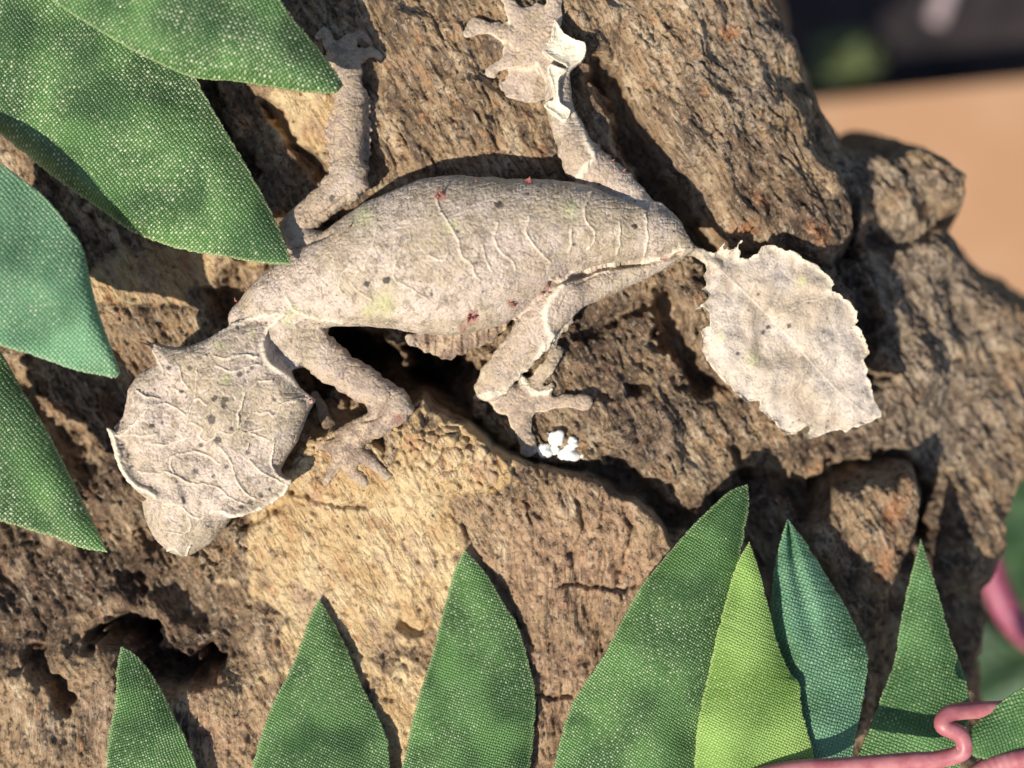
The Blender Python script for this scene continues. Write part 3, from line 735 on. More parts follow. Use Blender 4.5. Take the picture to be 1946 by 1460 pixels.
for P_, w_, a_ in (([(1050,540),(1110,519),(1170,505),(1230,498),(1290,486)], 5, .55), ([(1200,500),(1150,515),(1090,545),(1062,590)], 3, .15), ([(585,420),(620,402),(660,372)], 4, .2), ([(745,750),(720,790),(690,800)], 4, .2),
                   ([(560,470),(600,455),(630,440)], 4, .3), ([(1130,350),(1180,372),(1230,392)], 4, .35)):
    P_ = catmull(P_, 30); sel = np.where((pX > P_[:,0].min()-20) & (pX < P_[:,0].max()+20) & (pY > P_[:,1].min()-20) & (pY < P_[:,1].max()+20))[0]
    d, _ = seg_dist(pX[sel]+2*perlin(pX[sel]/12, pY[sel]/12, 63), pY[sel], P_); seam[sel] = np.maximum(seam[sel], a_*np.exp(-(d/w_)**2))
disp = -seam*upw + 0.22*ridge*upw - 0.055*cr1 - 0.035*cr2 + 0.07*perlin(gX/1.3, gY/1.3, 46) + 0.03*perlin(gX/.3, gY/.3, 47)
disp *= np.where(on_tail > .5, .5, 1)
gv = gv + gn*disp[:,None]
pale = np.zeros(len(gv))
for Q_, zmin in ((Q1, 1.5), (Q2, 2.0), (Q3, .5), (Q4, -2)):
    pale = np.maximum(pale, sstep(2.5, -1.5, poly_sd(pX, pY, Q_))*(gZ > zmin))
rim = np.exp(-(tail_sd/7.0)**2)*on_tail
# pale margins along toes: skin close to the bark on the feet
hg = gZ - Hq(gX, gY, Hsm)
spots = np.zeros(len(gv))
for x, y, r in [(697,540,6),(733,533,7.5),(738,530,5),(1207,430,6.5),(402,797,10),(427,760,8),(408,757,7),(414,837,8),(425,770,6),(440,815,5),(455,712,6),(478,700,5),(360,700,5),(345,745,5),(320,700,5),(520,760,5),(470,860,5),(395,1000,4),(345,1000,4),(381,846,5),(431,888,5),(372,897,7),(405,905,4),(289,810,6),(451,624,4),(250,887,4),(244,866,4),(232,845,4),
                (495,941,6),(475,954,6),(459,964,5),(513,930,4),(838,402,3),(948,388,8),(630,377,7),(820,560,4),(1090,465,4),(905,500,4),(870,440,4),(1003,368,4),(1450,632,5),(1460,622,5),(1500,620,5),(1402,672,4),(1440,560,4)]:
    near = np.where((np.abs(pX-x) < 20) & (np.abs(pY-y) < 20))[0]
    dd = np.hypot(pX[near]-x, (pY[near]-y)*1.1)+.42*r*perlin(pX[near]/6, pY[near]/6, 51)+.3*r*perlin(pX[near]/2.5, pY[near]/2.5, 52)
    st = 1.0 if (x, y) in ((697,540),(733,533),(738,530),(1207,430)) else .9
    spots[near] = np.maximum(spots[near], st*sstep(r+.8, r-1.8, dd)*upw[near])
green = np.zeros(len(gv))
for x, y, r in [(728,578,22),(700,590,14),(545,608,12),(478,632,8),(415,655,10),(560,590,10),(1085,400,16),(1430,685,14),(1525,535,10),(1370,640,10),(690,410,20),(860,430,14),(430,720,10)]:
    green = np.maximum(green, np.exp(-(np.hypot(pX-x, pY-y)/r)**2))
red = np.zeros(len(gv))
for x, y, r in [(838,372,16),(1003,342,10),(900,604,17),(975,578,10),(690,640,10),(765,463,5),(895,610,14),(757,798,14),(700,1040,4),(282,655,8),(590,760,9),(1262,492,10),(880,625,10),(640,660,6),(690,340,8),(1040,545,9)]:
    red = np.maximum(red, sstep(r, r*.4, np.hypot(pX-x, pY-y)+4*perlin(pX/9, pY/9, 61)))

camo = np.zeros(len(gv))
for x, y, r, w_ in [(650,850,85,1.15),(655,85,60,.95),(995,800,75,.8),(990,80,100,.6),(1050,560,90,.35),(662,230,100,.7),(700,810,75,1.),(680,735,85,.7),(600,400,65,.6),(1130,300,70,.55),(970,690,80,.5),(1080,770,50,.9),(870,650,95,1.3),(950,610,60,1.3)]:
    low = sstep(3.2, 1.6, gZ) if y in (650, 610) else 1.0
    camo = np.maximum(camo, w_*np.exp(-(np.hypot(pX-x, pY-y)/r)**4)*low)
foot = np.exp(-(np.hypot(pX-1000, pY-70)/110)**4)+np.exp(-(np.hypot(pX-1000, pY-760)/110)**4)
rim = np.maximum(rim, np.clip(foot, 0, 1)*sstep(.85, .55, gn[:,2])*sstep(.05, .35, gn[:,2])*.8)
def gecko_material():
    m = NT('gecko_skin')
    rd, pl, sp, gr, re, tl, rm = [m.attr(k) for k in ('ridge', 'pale', 'spot', 'green', 'red', 'tailness', 'rim')]
    n_l = m.noise(6.0, 3); n_m = m.noise(1.1, 4, 0.6, off=2); n_s = m.noise(0.35, 4, 0.65, off=4)
    cam_ = m.attr('camo')
    c = m.mix(m.rng(n_l, 0.40, 0.60), (0.385, 0.302, 0.200), (0.465, 0.368, 0.285))
    c = m.mix(m.math('MULTIPLY', m.rng(n_m, 0.52, 0.64), 0.75), c, (0.235, 0.180, 0.120))
    c = m.mix(m.math('MULTIPLY', m.rng(n_m, 0.46, 0.34), 0.55), c, (0.54, 0.435, 0.36))
    c = m.mix(m.math('MULTIPLY', tl, .85), c, m.mix(m.rng(n_l, .4, .6), (0.425, 0.335, 0.240), (0.505, 0.425, 0.345)))
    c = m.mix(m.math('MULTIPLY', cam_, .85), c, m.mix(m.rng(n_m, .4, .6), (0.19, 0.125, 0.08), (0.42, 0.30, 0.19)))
    damp = m.math('SUBTRACT', 1.0, m.math('MULTIPLY', tl, 0.15))
    # winding pigment lines, broken into short strokes
    for mm_, wd_, st_, of_, col_ in ((1.9, .020, .62, 11, (0.120, 0.088, 0.066)), (1.0, .026, .55, 17, (0.110, 0.098, 0.098)), (.6, .030, .40, 19, (0.15, 0.11, 0.085))):
        ln = m.rng(m.math('ABSOLUTE', m.math('SUBTRACT', m.noise(mm_, 4, .62, off=of_, dist=.9), .5)), wd_, wd_*.35)
        ln = m.math('MULTIPLY', ln, m.rng(m.noise(mm_*.9, 2, off=of_+30), .46, .56))
        c = m.mix(m.math('MULTIPLY', m.math('MULTIPLY', ln, st_), damp), c, col_)
    c = m.mix(m.math('MULTIPLY', m.rng(n_s, 0.60, 0.66), m.math('MULTIPLY', damp, .40)), c, (0.13, 0.10, 0.088))
    c = m.mix(m.math('MULTIPLY', m.rng(n_s, 0.40, 0.34), .20), c, (0.60, 0.51, 0.43))
    v = m.rng(m.voro(1.0), 0.20, 0.10)
    v = m.math('MULTIPLY', v, m.rng(m.noise(1.5, 2, off=7), 0.50, 0.56))
    c = m.mix(m.math('MULTIPLY', v, m.math('MULTIPLY', damp, .8)), c, (0.070, 0.058, 0.055))
    c = m.mix(m.math('MULTIPLY', gr, 0.42), c, (0.42, 0.44, 0.17))
    c = m.mix(m.math('MULTIPLY', m.math('MINIMUM', rd, 1.0), 0.72), c, (0.70, 0.58, 0.43))
    c = m.mix(m.math('MULTIPLY', rm, 0.7), c, (0.74, 0.62, 0.45))
    c = m.mix(m.math('MULTIPLY', pl, m.rng(n_m, .34, .62, .45, 1.)), c, (0.70, 0.62, 0.455))
    c = m.mix(m.math('MULTIPLY', re, 0.6), c, (0.28, 0.11, 0.085))
    c = m.mix(m.math('MULTIPLY', sp, 0.9), c, (0.022, 0.016, 0.014))
    h = m.math('ADD', n_s, m.math('MULTIPLY', m.noise(0.16, 3, .65), .5))
    h = m.math('ADD', h, m.math('MULTIPLY', m.voro(0.28, 'F1'), 0.5))
    h = m.math('ADD', h, m.math('MULTIPLY', n_m, 1.2))
    return m.done(c, 0.58, m.bump(h, 0.060, 0.9), spec=0.35)
M_SKIN = gecko_material()
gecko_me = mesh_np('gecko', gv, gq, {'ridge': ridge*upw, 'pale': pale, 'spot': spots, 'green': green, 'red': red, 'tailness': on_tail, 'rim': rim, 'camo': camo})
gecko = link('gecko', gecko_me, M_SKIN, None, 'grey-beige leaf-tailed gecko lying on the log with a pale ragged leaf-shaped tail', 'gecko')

def skin_top(px, py):
    """height of the back under a photo position"""
    d = np.hypot(pX-px, pY-py); s = np.where(d < 7)[0]
    if not len(s): s = np.array([d.argmin()])
    return float(gZ[s].max())
def simple(name, rough, cols, spec=.3, mm=0.5, bump=0.1):
    m = NT(name); n = m.noise(mm, 4, .6)
    return m.done(m.mix(m.rng(n, .35, .65), *cols), rough, m.bump(n, bump, .7), spec=spec)
M_SPINE = simple('spine_horn', .6, ((0.16,0.05,0.04), (0.33,0.13,0.10)))
M_EYE = simple('eye_dark', .12, ((0.05,0.035,0.02), (0.16,0.11,0.06)), .5)
def spine(px, py, n, L, lean):
    wd = .26 if n > 1 else .15
    if np.hypot(pX-px, pY-py).min() > 5: return
    z = skin_top(px, py) - 0.2
    x, y = W(px, py, z)
    rs = random.Random(int(px*7+py)); vs, fs = [], []
    for k in range(n):
        ox, oy = rs.uniform(-.45, .45)*(n > 1), rs.uniform(-.3, .3)*(n > 1)
        l = L*rs.uniform(.6, 1.0); lx, ly = lean[0]+rs.uniform(-.5, .5), lean[1]+rs.uniform(-.5, .5)
        b0 = len(vs)
        for a in range(6):
            an = a*math.pi/3; vs.append((ox+wd*math.cos(an), oy+wd*.6*math.sin(an), -.1))
        for a in range(6):
            an = a*math.pi/3; vs.append((ox+lx*l*.35+wd*.45*math.cos(an), oy+ly*l*.35+wd*.3*math.sin(an), l*.5))
        vs.append((ox+lx*l, oy+ly*l, l*.9))
        for a in range(6):
            c_ = (a+1) % 6
            fs += [(b0+a, b0+c_, b0+6+c_), (b0+a, b0+6+c_, b0+6+a), (b0+6+a, b0+6+c_, b0+12)]
    me = mesh_np('spine', np.array(vs)+np.array([x, y, z]), np.array(fs))
    link('spine', me, M_SPINE, gecko)
for a in [(838,372,4,.9,(-.3,.5)),(1003,342,3,.8,(.1,.6)),(900,604,4,.9,(.2,-.5)),(975,578,3,.6,(.2,-.6)),(765,463,1,.7,(-.5,-.6)),(665,432,1,.6,(-.2,.6)),(905,344,1,.35,(-.2,.7)),
          (284,656,1,.9,(-.8,.5)),(588,760,1,.9,(.9,-.1)),(345,652,1,.6,(0,.8)),(1040,556,2,.6,(.3,-.5)),(585,742,1,.5,(.8,.2)),(470,548,1,.5,(-.6,.6)),(448,572,1,.5,(-.5,.6)),
          (1165,305,1,.5,(.6,.6)),(1185,325,1,.5,(.6,.6)),(1120,250,1,.5,(.7,.4)),(272,748,1,.5,(-.7,0))]:
    spine(*a)
def ball(name, px, py, z, r, mat, parent=None, squash=(1,1,1), seed=1, seg=16, rings=10, lump=0.0, **kw):
    x, y = W(px, py, z); vs = []; fs = []
    for i in range(rings+1):
        th = math.pi*i/rings
        for j in range(seg):
            ph = 2*math.pi*j/seg
            vs.append((math.sin(th)*math.cos(ph), math.sin(th)*math.sin(ph), math.cos(th)))
    vs = np.array(vs)
    k = 1+lump*perlin(vs[:,0]*1.3+seed*3.1+vs[:,2], vs[:,1]*1.3+seed*1.7, seed)
    vs = vs*k[:,None]*r*np.array(squash) + np.array([x, y, z])
    for i in range(rings):
        for j in range(seg):
            fs.append((i*seg+j, (i+1)*seg+j, (i+1)*seg+(j+1) % seg, i*seg+(j+1) % seg))
    return link(name, mesh_np(name, vs, np.array(fs)), mat, parent, **kw)
ball('eye', 282, 930, 2.0, 1.25, M_EYE, gecko)
ball('eye', 446, 950, 2.0, 1.25, M_EYE, gecko)

# ------------------------------------------------------------------ white crumbs on the bark
M_WHITE = simple('chalky_white', .8, ((0.80,0.77,0.66), (0.86,0.84,0.76)), .2, .4, .08)
for k, (a, b, r) in enumerate([(680,1200,52),(590,1292,48),(668,1287,34),(800,1232,33),(782,1312,60),(868,1325,28),(610,1175,18)]):
    px, py = 880+a/3.84, 520+b/3.84
    z = float(Hq(*W(px, py, 0), A=Hsm))
    R_ = r/3.84*PX*1.12
    ball('white_crumb', px, py, z+R_*.35, R_, M_WHITE, None, (1,1,.62), k+3, 22, 14, .55,
         label={4: 'largest chalky white crumb of the cluster beside the gecko\'s hind foot', 6: 'tiniest chalky white crumb of the cluster beside the gecko\'s hind foot'}.get(k, 'small chalky white crumb in the cluster beside the gecko\'s hind foot'), cat='crumb', group='white crumbs stuck to the bark')

# ------------------------------------------------------------------ woven fabric leaves
def leaf_material(name, c_dark, c_mid, c_light, sparkle=0.5, rough=0.42, pu=0.34, pv=0.28, trans=0.15, patch=5.0):
    m = NT(name)
    uv = m.t.nodes.new('ShaderNodeUVMap'); uv.uv_map = 'weave'
    sp = m.t.nodes.new('ShaderNodeSeparateXYZ'); m.t.links.new(uv.outputs[0], sp.inputs[0])
    wob = m.math('MULTIPLY', m.math('SUBTRACT', m.noise(2.2, 2), .5), 1.1)
    jit = m.math('MULTIPLY', m.math('SUBTRACT', m.noise(.5, 2, off=4), .5), 0.9); jit2 = m.math('MULTIPLY', m.math('SUBTRACT', m.noise(.5, 2, off=8), .5), 0.9)
    u = m.math('ADD', m.math('DIVIDE', sp.outputs[0], pu), m.math('ADD', wob, jit)); v = m.math('ADD', m.math('DIVIDE', sp.outputs[1], pv), m.math('ADD', wob, jit2))
    a = m.math('SINE', m.math('MULTIPLY', u, math.pi)); b = m.math('SINE', m.math('MULTIPLY', v, math.pi))
    ab = m.math('MULTIPLY', a, b)
    h = m.math('ABSOLUTE', ab)
    over = m.math('GREATER_THAN', ab, 0.0)
    # warp threads stand higher than weft threads
    hh = m.math('MULTIPLY', m.math('POWER', h, 0.6), m.math('ADD', 0.55, m.math('MULTIPLY', over, 0.45)))
    fu = m.math('FLOOR', u); fv = m.math('FLOOR', v)
    cx = m.t.nodes.new('ShaderNodeCombineXYZ'); m.put(cx.inputs[0], fu); m.put(cx.inputs[1], fv)
    wn_ = m.t.nodes.new('ShaderNodeTexWhiteNoise'); m.t.links.new(cx.outputs[0], wn_.inputs['Vector'])
    rnd = wn_.outputs['Value']
    n_l = m.noise(patch, 1, .4)
    c = m.mix(m.rng(n_l, .34, .66), tuple(.85*q_ for q_ in c_dark), tuple(1.12*q_ for q_ in c_mid))
    shine = m.rng(m.noise(6.0, 2, off=21), .38, .60, .08, 1.0)  # patches of sheen painted into the leaf colour
    thread_sheen = m.math('MULTIPLY', m.math('POWER', rnd, 1.1), shine)
    c = m.mix(m.math('MULTIPLY', m.math('MULTIPLY', hh, m.math('ADD', .35, m.math('MULTIPLY', over, .65))), thread_sheen), c, c_light)
    c = m.mix(m.math('MULTIPLY', m.math('MULTIPLY', m.math('MULTIPLY', m.math('POWER', rnd, 3.0), shine), m.rng(hh, .4, .9)), sparkle*.62), c, (0.60, 0.66, 0.44))  # pale sun glints painted onto random threads
    c = m.mix(m.math('MULTIPLY', m.rng(hh, .45, .10), .32+.25*sparkle), c, tuple(q_*.30 for q_ in c_dark))
    ed = m.attr('edge')
    c = m.mix(m.math('MULTIPLY', ed, .7), c, c_light)
    rg = m.math('ADD', rough-.1, m.math('MULTIPLY', rnd, 0.3))
    nm = m.bump(m.math('ADD', hh, m.math('MULTIPLY', rnd, .25)), 0.16, 0.9)
    m.done(c, rg, nm, spec=0.5*sparkle+.2)
    tr = m.t.nodes.new('ShaderNodeBsdfTranslucent'); m.put(tr.inputs[0], c)
    mx = m.t.nodes.new('ShaderNodeMixShader'); mx.inputs[0].default_value = trans
    m.t.links.new(m.b.outputs[0], mx.inputs[1]); m.t.links.new(tr.outputs[0], mx.inputs[2])
    m.t.links.new(mx.outputs[0], m.out.inputs[0])
    return m.m
M_L_DEEP = leaf_material('leaf_deep_green', (0.050,0.128,0.028), (0.105,0.220,0.055), (0.38,0.46,0.20), .9, .38)
M_L_MID = leaf_material('leaf_mid_green', (0.048,0.130,0.026), (0.120,0.248,0.062), (0.32,0.44,0.18), .7, .42, .25, .23)
M_L_MINT = leaf_material('leaf_mint_green', (0.100,0.235,0.110), (0.170,0.340,0.170), (0.34,0.47,0.25), .5, .5)
M_L_BRIGHT = leaf_material('leaf_yellow_green', (0.27,0.46,0.095), (0.36,0.55,0.140), (0.50,0.64,0.20), .15, .55, .24, .24, .3)
M_L_BLUE = leaf_material('leaf_blue_green', (0.080,0.200,0.085), (0.140,0.300,0.170), (0.26,0.42,0.22), .35, .5, .30, .30)
M_L_FLAT = leaf_material('leaf_plain_green', (0.080,0.190,0.055), (0.125,0.260,0.085), (0.25,0.37,0.15), .3, .55, .30, .30)

def leaf(name, label, left, right, ztip, zbase, mat, cup=1.0, wang=30.0, zmid=None, group=None, rows=130, cols=60, curl=None, seed=0, th=0.22, hug=0):
    """left and right edges as photo points from tip to base; heights in mm above the bark level"""
    Ls = catmull(left, rows); Rs = catmull(right, rows)
    s = np.linspace(0, 1, rows)[:,None]; t = np.linspace(0, 1, cols)[None,:]
    z0 = ztip + (zbase-ztip)*s
    if zmid is not None: z0 = z0 + (zmid-(ztip+zbase)/2)*4*s*(1-s)
    # frayed cut edge
    fr = np.array([perlin(np.arange(rows)*.9, np.full(rows, 3.3+seed+k*9), 5)*2.6+perlin(np.arange(rows)*.3, np.full(rows, 8.3+seed+k*9), 6)*1.6 for k in (0, 1)])
    wdir = Rs-Ls; wl = np.linalg.norm(wdir, axis=1)[:,None]+1e-6; wdir = wdir/wl
    Ls = Ls + wdir*fr[0][:,None]*np.minimum(1, wl/40); Rs = Rs + wdir*fr[1][:,None]*np.minimum(1, wl/40)
    px = Ls[:,0][:,None]*(1-t)+Rs[:,0][:,None]*t; py = Ls[:,1][:,None]*(1-t)+Rs[:,1][:,None]*t
    wfac = np.minimum(1, np.linalg.norm(Rs-Ls, axis=1)/150)[:,None]
    z = z0 + cup*wfac*(1-(2*t-1)**2) + 0.75*perlin(px/120+seed, py/120, 7)*np.minimum(1, s*5)
    if hug: z = np.maximum(z*0 + Hq((px-973)*PX*.985, (730-py)*PX*.985, box(Hsm, 40)) + hug + cup*wfac*(1-(2*t-1)**2)*.7 + .55*perlin(px/120+seed, py/120, 7) + s*(zbase-ztip), -30)
    if curl is not None: z = z + curl(s, t)
    zs_ = PX*(CAMH-z)/CAMH
    x = (px-973)*zs_; y = (730-py)*zs_
    top = np.stack([x, y, z], -1).reshape(-1, 3); bot = top - np.array([0, 0, th])
    n = rows*cols
    I, J = np.meshgrid(np.arange(rows-1), np.arange(cols-1), indexing='ij')
    a = (I*cols+J).ravel()
    qt = np.stack([a, a+cols, a+cols+1, a+1], 1)
    e = top[qt[:,2]]-top[qt[:,0]]; f = top[qt[:,3]]-top[qt[:,1]]
    if np.cross(e, f)[:,2].mean() < 0: qt = qt[:, ::-1]
    qb = qt[:, ::-1]+n
    per = np.concatenate([np.arange(cols), np.arange(1, rows)*cols+cols-1, (rows-1)*cols+np.arange(cols-2, -1, -1), np.arange(rows-2, 0, -1)*cols])
    pn = np.roll(per, -1)
    qs = np.stack([per, pn, pn+n, per+n], 1)
    q_ = np.concatenate([qt, qb, qs])
    eg = np.tile((np.exp(-((np.minimum(t, 1-t)*wl*1.0)/4.5)**2)*np.ones((rows, 1))).ravel(), 2)
    v = np.concatenate([top, bot])
    me = mesh_np(name, v, q_, {'edge': eg})
    an = math.radians(wang); ul = me.uv_layers.new(name='weave')
    li = np.zeros(len(me.loops), np.int32); me.loops.foreach_get('vertex_index', li)
    # length along the cloth: use true surface length so the weave follows the bend
    U = v[:,0]*math.cos(an)+v[:,1]*math.sin(an); Vv = -v[:,0]*math.sin(an)+v[:,1]*math.cos(an)
    ul.data.foreach_set('uv', np.stack([U, Vv], 1)[li].astype(np.float32).ravel())
    return link(name, me, mat, None, label, 'leaf', group)

GL = 'fabric leaves hanging in from the side'; GB = 'fabric leaves standing up along the log'
leaf('fabric_leaf', 'large glittery deep green woven leaf whose tip touches the gecko\'s shoulder',
     [(553,503),(538,452),(500,372),(455,292),(400,200),(350,110),(270,-20),(180,-170)],
     [(553,503),(500,500),(420,487),(330,470),(250,440),(195,402),(100,335),(-20,240),(-190,120)],
     6.2, 5.5, M_L_DEEP, 1.2, 38, zmid=4.2, seed=1, rows=200, cols=140, curl=lambda s, t: -2.2*np.clip((t-.90)/.10, 0, 1)**2*sstep(.35, .6, s)).name
leaf('fabric_leaf', 'green woven leaf with soft pointed tip overlying the largest leaf, beside the gecko\'s forearm',
     [(652,162),(640,140),(605,92),(570,50),(540,10),(515,-40),(470,-130)],
     [(652,162),(628,178),(545,170),(450,155),(370,148),(295,118),(215,75),(120,15),(20,-60),(-80,-150)],
     6.5, 9.5, M_L_DEEP, 1.8, 28, seed=2, rows=160, cols=110)
leaf('fabric_leaf', 'pale mint green leaf with rounded blunt tip beside the gecko\'s head crest',
     [(228,708),(215,672),(192,610),(172,540),(156,470),(130,430),(90,380),(40,338),(-20,300),(-140,240)],
     [(228,708),(218,718),(190,714),(140,703),(80,682),(0,656),(-60,640),(-110,630),(-150,620),(-200,600)],
     8.5, 10.5, M_L_MINT, 1.2, 42, seed=3, rows=130, cols=100)
leaf('fabric_leaf', 'coarsely woven glittering green leaf beneath the mint leaf, pointing at the gecko\'s snout',
     [(204,1050),(170,978),(130,900),(90,820),(40,738),(-5,660),(-60,570),(-120,480)],
     [(204,1050),(150,1040),(100,1020),(50,1006),(0,990),(-60,972),(-130,950),(-200,930)],
     4.5, 7.5, M_L_DEEP, 1.2, 40, seed=4, rows=130, cols=90)
def hb(px, py, d=0.0):
    x, y = W(px, py, 2); return float(Hq(x, y, Hsm)) + d
leaf('fabric_leaf', 'narrow dark green leaf standing before the dark hollow in the bark',
     [(230,1228),(222,1270),(218,1340),(206,1400),(203,1480),(205,1620)], [(230,1228),(262,1250),(300,1300),(330,1360),(355,1410),(380,1480),(410,1620)],
     1.2, 3.6, M_L_MID, .9, 20, seed=5)
leaf('fabric_leaf', 'green leaf lying over the tan cork, right beside the narrow leaf at the dark hollow',
     [(606,1138),(585,1182),(560,1255),(535,1305),(505,1370),(475,1480),(450,1620)], [(606,1138),(638,1190),(668,1255),(692,1312),(722,1370),(738,1420),(738,1480),(720,1620)],
     1, 1.8, M_L_MID, 1.4, 64, seed=6, hug=.7)
leaf('fabric_leaf', 'green leaf with lighter glitter band where tan cork meets pinkish bark',
     [(883,1045),(864,1085),(842,1160),(825,1230),(800,1310),(780,1390),(760,1480),(740,1620)], [(883,1045),(920,1085),(958,1148),(985,1192),(1005,1260),(1018,1320),(1015,1380),(1005,1480),(980,1620)],
     1, 1.8, M_L_MID, 1.5, 72, seed=7, hug=.6)
leaf('fabric_leaf', 'longest dark green leaf, leaning behind the bright yellow-green leaf',
     [(1421,920),(1385,935),(1330,985),(1280,1040),(1222,1110),(1180,1182),(1140,1258),(1092,1330),(1066,1400),(1050,1480),(1030,1620)],
     [(1421,920),(1423,960),(1413,1020),(1402,1090),(1395,1160),(1390,1230),(1385,1300),(1375,1390),(1365,1480),(1340,1620)],
     1.0, 3.6, M_L_MID, 1.6, 58, seed=8, rows=160, cols=90)
leaf('fabric_leaf', 'bright yellow-green leaf in front of the longest dark leaf',
     [(1424,1030),(1398,1078),(1370,1178),(1346,1280),(1326,1380),(1318,1480),(1310,1620)], [(1424,1030),(1440,1075),(1460,1150),(1478,1222),(1500,1275),(1520,1302),(1522,1340),(1535,1390),(1548,1450),(1555,1620)],
     2.8, 5.2, M_L_BRIGHT, 1.2, 66, seed=9)
leaf('fabric_leaf', 'bluish green leaf with a folded shine, behind the bright yellow-green leaf',
     [(1497,986),(1480,1040),(1468,1100),(1466,1170),(1472,1240),(1480,1320),(1490,1400),(1500,1480),(1510,1620)], [(1497,986),(1530,1030),(1568,1090),(1605,1150),(1636,1210),(1649,1250),(1641,1330),(1626,1400),(1612,1480),(1590,1620)],
     -1.5, 3.6, M_L_BLUE, 1.6, 70, seed=10, curl=lambda s, t: -.9*np.exp(-((t-.45)/.13)**2)*sstep(.7, .2, s))
leaf('fabric_leaf', 'plain green leaf behind the bent pink stem, its tip below the orange stub edge',
     [(1750,1025),(1735,1080),(1716,1160),(1700,1255),(1680,1312),(1655,1380),(1630,1440),(1615,1500),(1590,1620)], [(1750,1025),(1768,1080),(1790,1150),(1806,1210),(1830,1275),(1843,1330),(1838,1380),(1820,1480),(1800,1620)],
     -3.0, 3.0, M_L_FLAT, .8, 70, seed=11)
leaf('fabric_leaf', 'dark green leaf crossing the end of the bent pink stem',
     [(1832,1400),(1870,1362),(1910,1330),(1960,1298),(2040,1260),(2140,1220)], [(1832,1400),(1842,1432),(1880,1445),(1960,1452),(2060,1456),(2160,1460)],
     6.5, 6.5, M_L_FLAT, .8, 20, seed=12)

# ------------------------------------------------------------------ pink stems
M_PINK_DEEP = simple('deep_pink_plastic', .5, ((0.20,0.04,0.075), (0.30,0.08,0.12)), .4, 2.0, .06)
M_PINK = simple('pink_plastic', .45, ((0.32,0.09,0.10), (0.43,0.165,0.165)), .45, 2.0, .06)
def tube(name, pts, rad, mat, label, cat, group=None, n=90, seg=14, parent=None):
    """pts: photo x, photo y, height mm"""
    R = catmull(pts, n); P = np.array([(*W(a, b, c), c) for a, b, c in R])
    T = np.gradient(P, axis=0); T /= np.linalg.norm(T, axis=1)[:,None]
    up = np.array([0, 0, 1.0]); B = np.cross(T, up); B /= np.linalg.norm(B, axis=1)[:,None]+1e-9; N_ = np.cross(B, T)
    rr = rad*(1+0.06*perlin(np.arange(n)*.17, np.zeros(n), 3))
    rr[0] *= .5; rr[-1] *= .5
    an = np.linspace(0, 2*np.pi, seg, endpoint=False)
    V_ = P[:,None,:] + rr[:,None,None]*(np.cos(an)[None,:,None]*B[:,None,:]+np.sin(an)[None,:,None]*N_[:,None,:])
    I, J = np.meshgrid(np.arange(n-1), np.arange(seg), indexing='ij'); K = (J+1) % seg
    q_ = np.stack([I*seg+J, I*seg+K, (I+1)*seg+K, (I+1)*seg+J], -1).reshape(-1, 4)
    return link(name, mesh_np(name, V_.reshape(-1, 3), q_), mat, parent, label, cat, group)
tube('plastic_stem', [(1380,1490,6),(1500,1463,6.2),(1600,1456,6.2),(1720,1447,6),(1785,1443,6.2),(1830,1428,6.6),(1826,1398,6.8),(1792,1378,6.8),(1806,1356,6.5),(1850,1350,5.8),(1900,1348,5.5),(1990,1345,5)], .80, M_PINK,
     'pink plastic stem with a sharp bend over the leaf bases', 'stem')
tube('plastic_stem', [(1830,1495,6.5),(1880,1458,6.6),(1940,1442,6.8),(2060,1415,7)], .95, M_PINK, 'pale pink straight stem crossing below the dark corner leaf', 'stem')

# ------------------------------------------------------------------ background, far below the log
def sheet(name, pts, z, mat, thick, **kw):
    n = len(pts); v = [(a, b, z) for a, b in pts]+[(a, b, z-thick) for a, b in pts]
    me = bpy.data.meshes.new(name)
    me.from_pydata([tuple(c_*.001 for c_ in p) for p in v], [], [tuple(range(n)), tuple(range(2*n-1, n-1, -1))]+[(i, i+n, (i+1) % n+n, (i+1) % n) for i in range(n)])
    me.update(); return link(name, me, mat, None, **kw)
mt = NT('terracotta'); nA = mt.noise(30, 4); nB = mt.noise(1.5, 4, .7)
M_TERRA = mt.done(mt.mix(mt.rng(nA, .35, .65), (0.345,0.19,0.10), (0.38,0.22,0.125)), .85, mt.bump(nB, .4, .6), spec=.2)
ms = NT('dark_soil'); nA = ms.noise(25, 4); nB = ms.noise(4, 5, .7)
M_SOIL = ms.done(ms.mix(ms.rng(nA, .35, .7), (0.020,0.018,0.020), (0.055,0.042,0.042)), .9, ms.bump(nB, 3, 1), spec=.1)
sheet('ground', [(-2500,-2500),(2500,-2500),(2500,2500),(-2500,2500)], -275, M_SOIL, 20, kind='structure')
e0 = np.array(W(1540, 195, -250)); e1 = np.array(W(1946, 152, -250)); ed_ = (e1-e0)/np.linalg.norm(e1-e0)
pL = e0-ed_*1200; pR = e1+ed_*1200
sheet('paving_slab', [tuple(pL), (pL[0], -1500), (pR[0], -1500), tuple(pR)], -250.0, M_TERRA, 25, kind='structure')

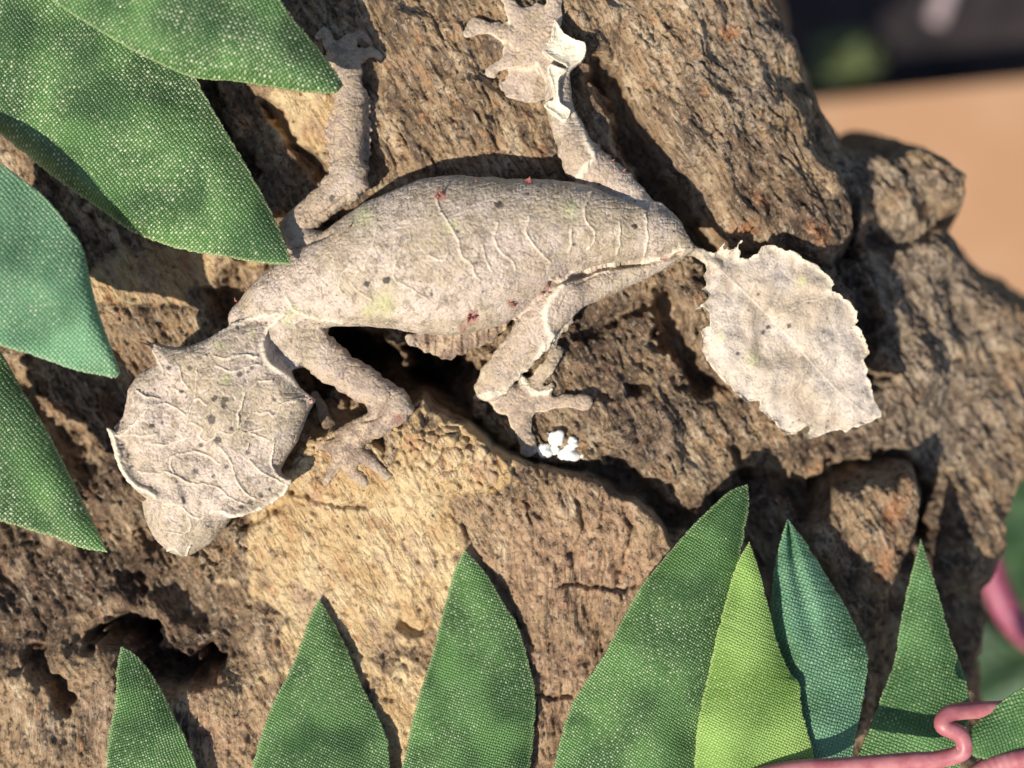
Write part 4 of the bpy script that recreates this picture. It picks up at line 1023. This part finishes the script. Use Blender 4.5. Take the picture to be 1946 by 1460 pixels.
def leaf_clump(name, px, py, z, r, n, mat, label, cat, seed, size=7, flat=.6, foot_z=-250):
    rs = random.Random(seed); x0, y0 = W(px, py, z)
    root = link(name, None, None, None, label, cat); root.location = (x0*.001, y0*.001, (z-r*.6)*.001)
    vs, fs = [], []
    for k in range(n):
        a = rs.uniform(0, 6.283); el = rs.uniform(.1, 1.4); R_ = r*rs.uniform(.3, 1)
        c = np.array([R_*math.cos(a)*math.cos(el), R_*math.sin(a)*math.cos(el), r*.6+R_*math.sin(el)*flat-r*.3])
        d = np.array([math.cos(a), math.sin(a), rs.uniform(-.4, .5)]); d /= np.linalg.norm(d)
        sd_ = np.cross(d, (0, 0, 1)); sd_ /= np.linalg.norm(sd_); nn = np.cross(sd_, d)
        b = len(vs); L = size*rs.uniform(.7, 1.3)
        for (u, w_, h) in ((-.5,0,0),(0,.28,.06),(0,-.28,.06),(.5,0,-.1),(0,0,-.03)):
            vs.append(c+d*u*L+sd_*w_*L+nn*h*L)
        fs += [(b,b+4,b+1),(b+1,b+4,b+3),(b,b+2,b+4),(b+2,b+3,b+4)]
    link('foliage', mesh_np('foliage', np.array(vs), np.array(fs)), mat, root)
    st = []; sf = []
    for k in range(6):
        a = k*math.pi/3; st.append((1.2*math.cos(a), 1.2*math.sin(a), foot_z-(z-r*.6))); 
    for k in range(6):
        a = k*math.pi/3; st.append((.6*math.cos(a), .6*math.sin(a), r*.7))
    for k in range(6): sf.append((k, (k+1) % 6, (k+1) % 6+6, k+6))
    link('stalk', mesh_np('stalk', np.array(st), np.array(sf)), mat, root)
    return root
M_PLANT = simple('plant_green', .6, ((0.05,0.065,0.022), (0.11,0.13,0.045)), .3, 4, .1)
M_PLANT2 = simple('artificial_green', .55, ((0.012,0.035,0.012), (0.055,0.105,0.040)), .3, 4, .1)
leaf_clump('small_plant', 1605, 120, -266, 10, 60, M_PLANT, 'small blurred green plant on the dark soil beyond the slab', 'plant', 3, 7, foot_z=-275)
leaf_clump('artificial_foliage', 1965, 950, -238, 22, 120, M_PLANT2, 'blurred green foliage clump on the slab beyond the log\'s lower flank', 'plant', 5, 14)
leaf_clump('artificial_foliage', 1945, 1260, -238, 30, 160, M_PLANT2, 'blurred green foliage clump hanging low behind the bent pink stem', 'plant', 6, 16)
M_TWIG = simple('twig_grey', .8, ((0.22,0.17,0.17), (0.36,0.28,0.28)), .2, 2, .1)
tube('twig', [(1775,45,-273),(1790,10,-272),(1820,-70,-272),(1850,-140,-273)], 2.4, M_TWIG, 'blurred pale grey twig lying on the dark soil', 'twig')
tube('plastic_stem', [(1862,1000,-60),(1885,1090,-60),(1908,1150,-60),(1945,1200,-62),(2010,1245,-75),(2060,1300,-110),(2080,1350,-248)], 1.9, M_PINK_DEEP, 'blurred deep pink stem beside the log\'s lower flank', 'stem')
print('verts gecko', len(gv), 'tris log', int((zc > BOT+.1).sum()*2))
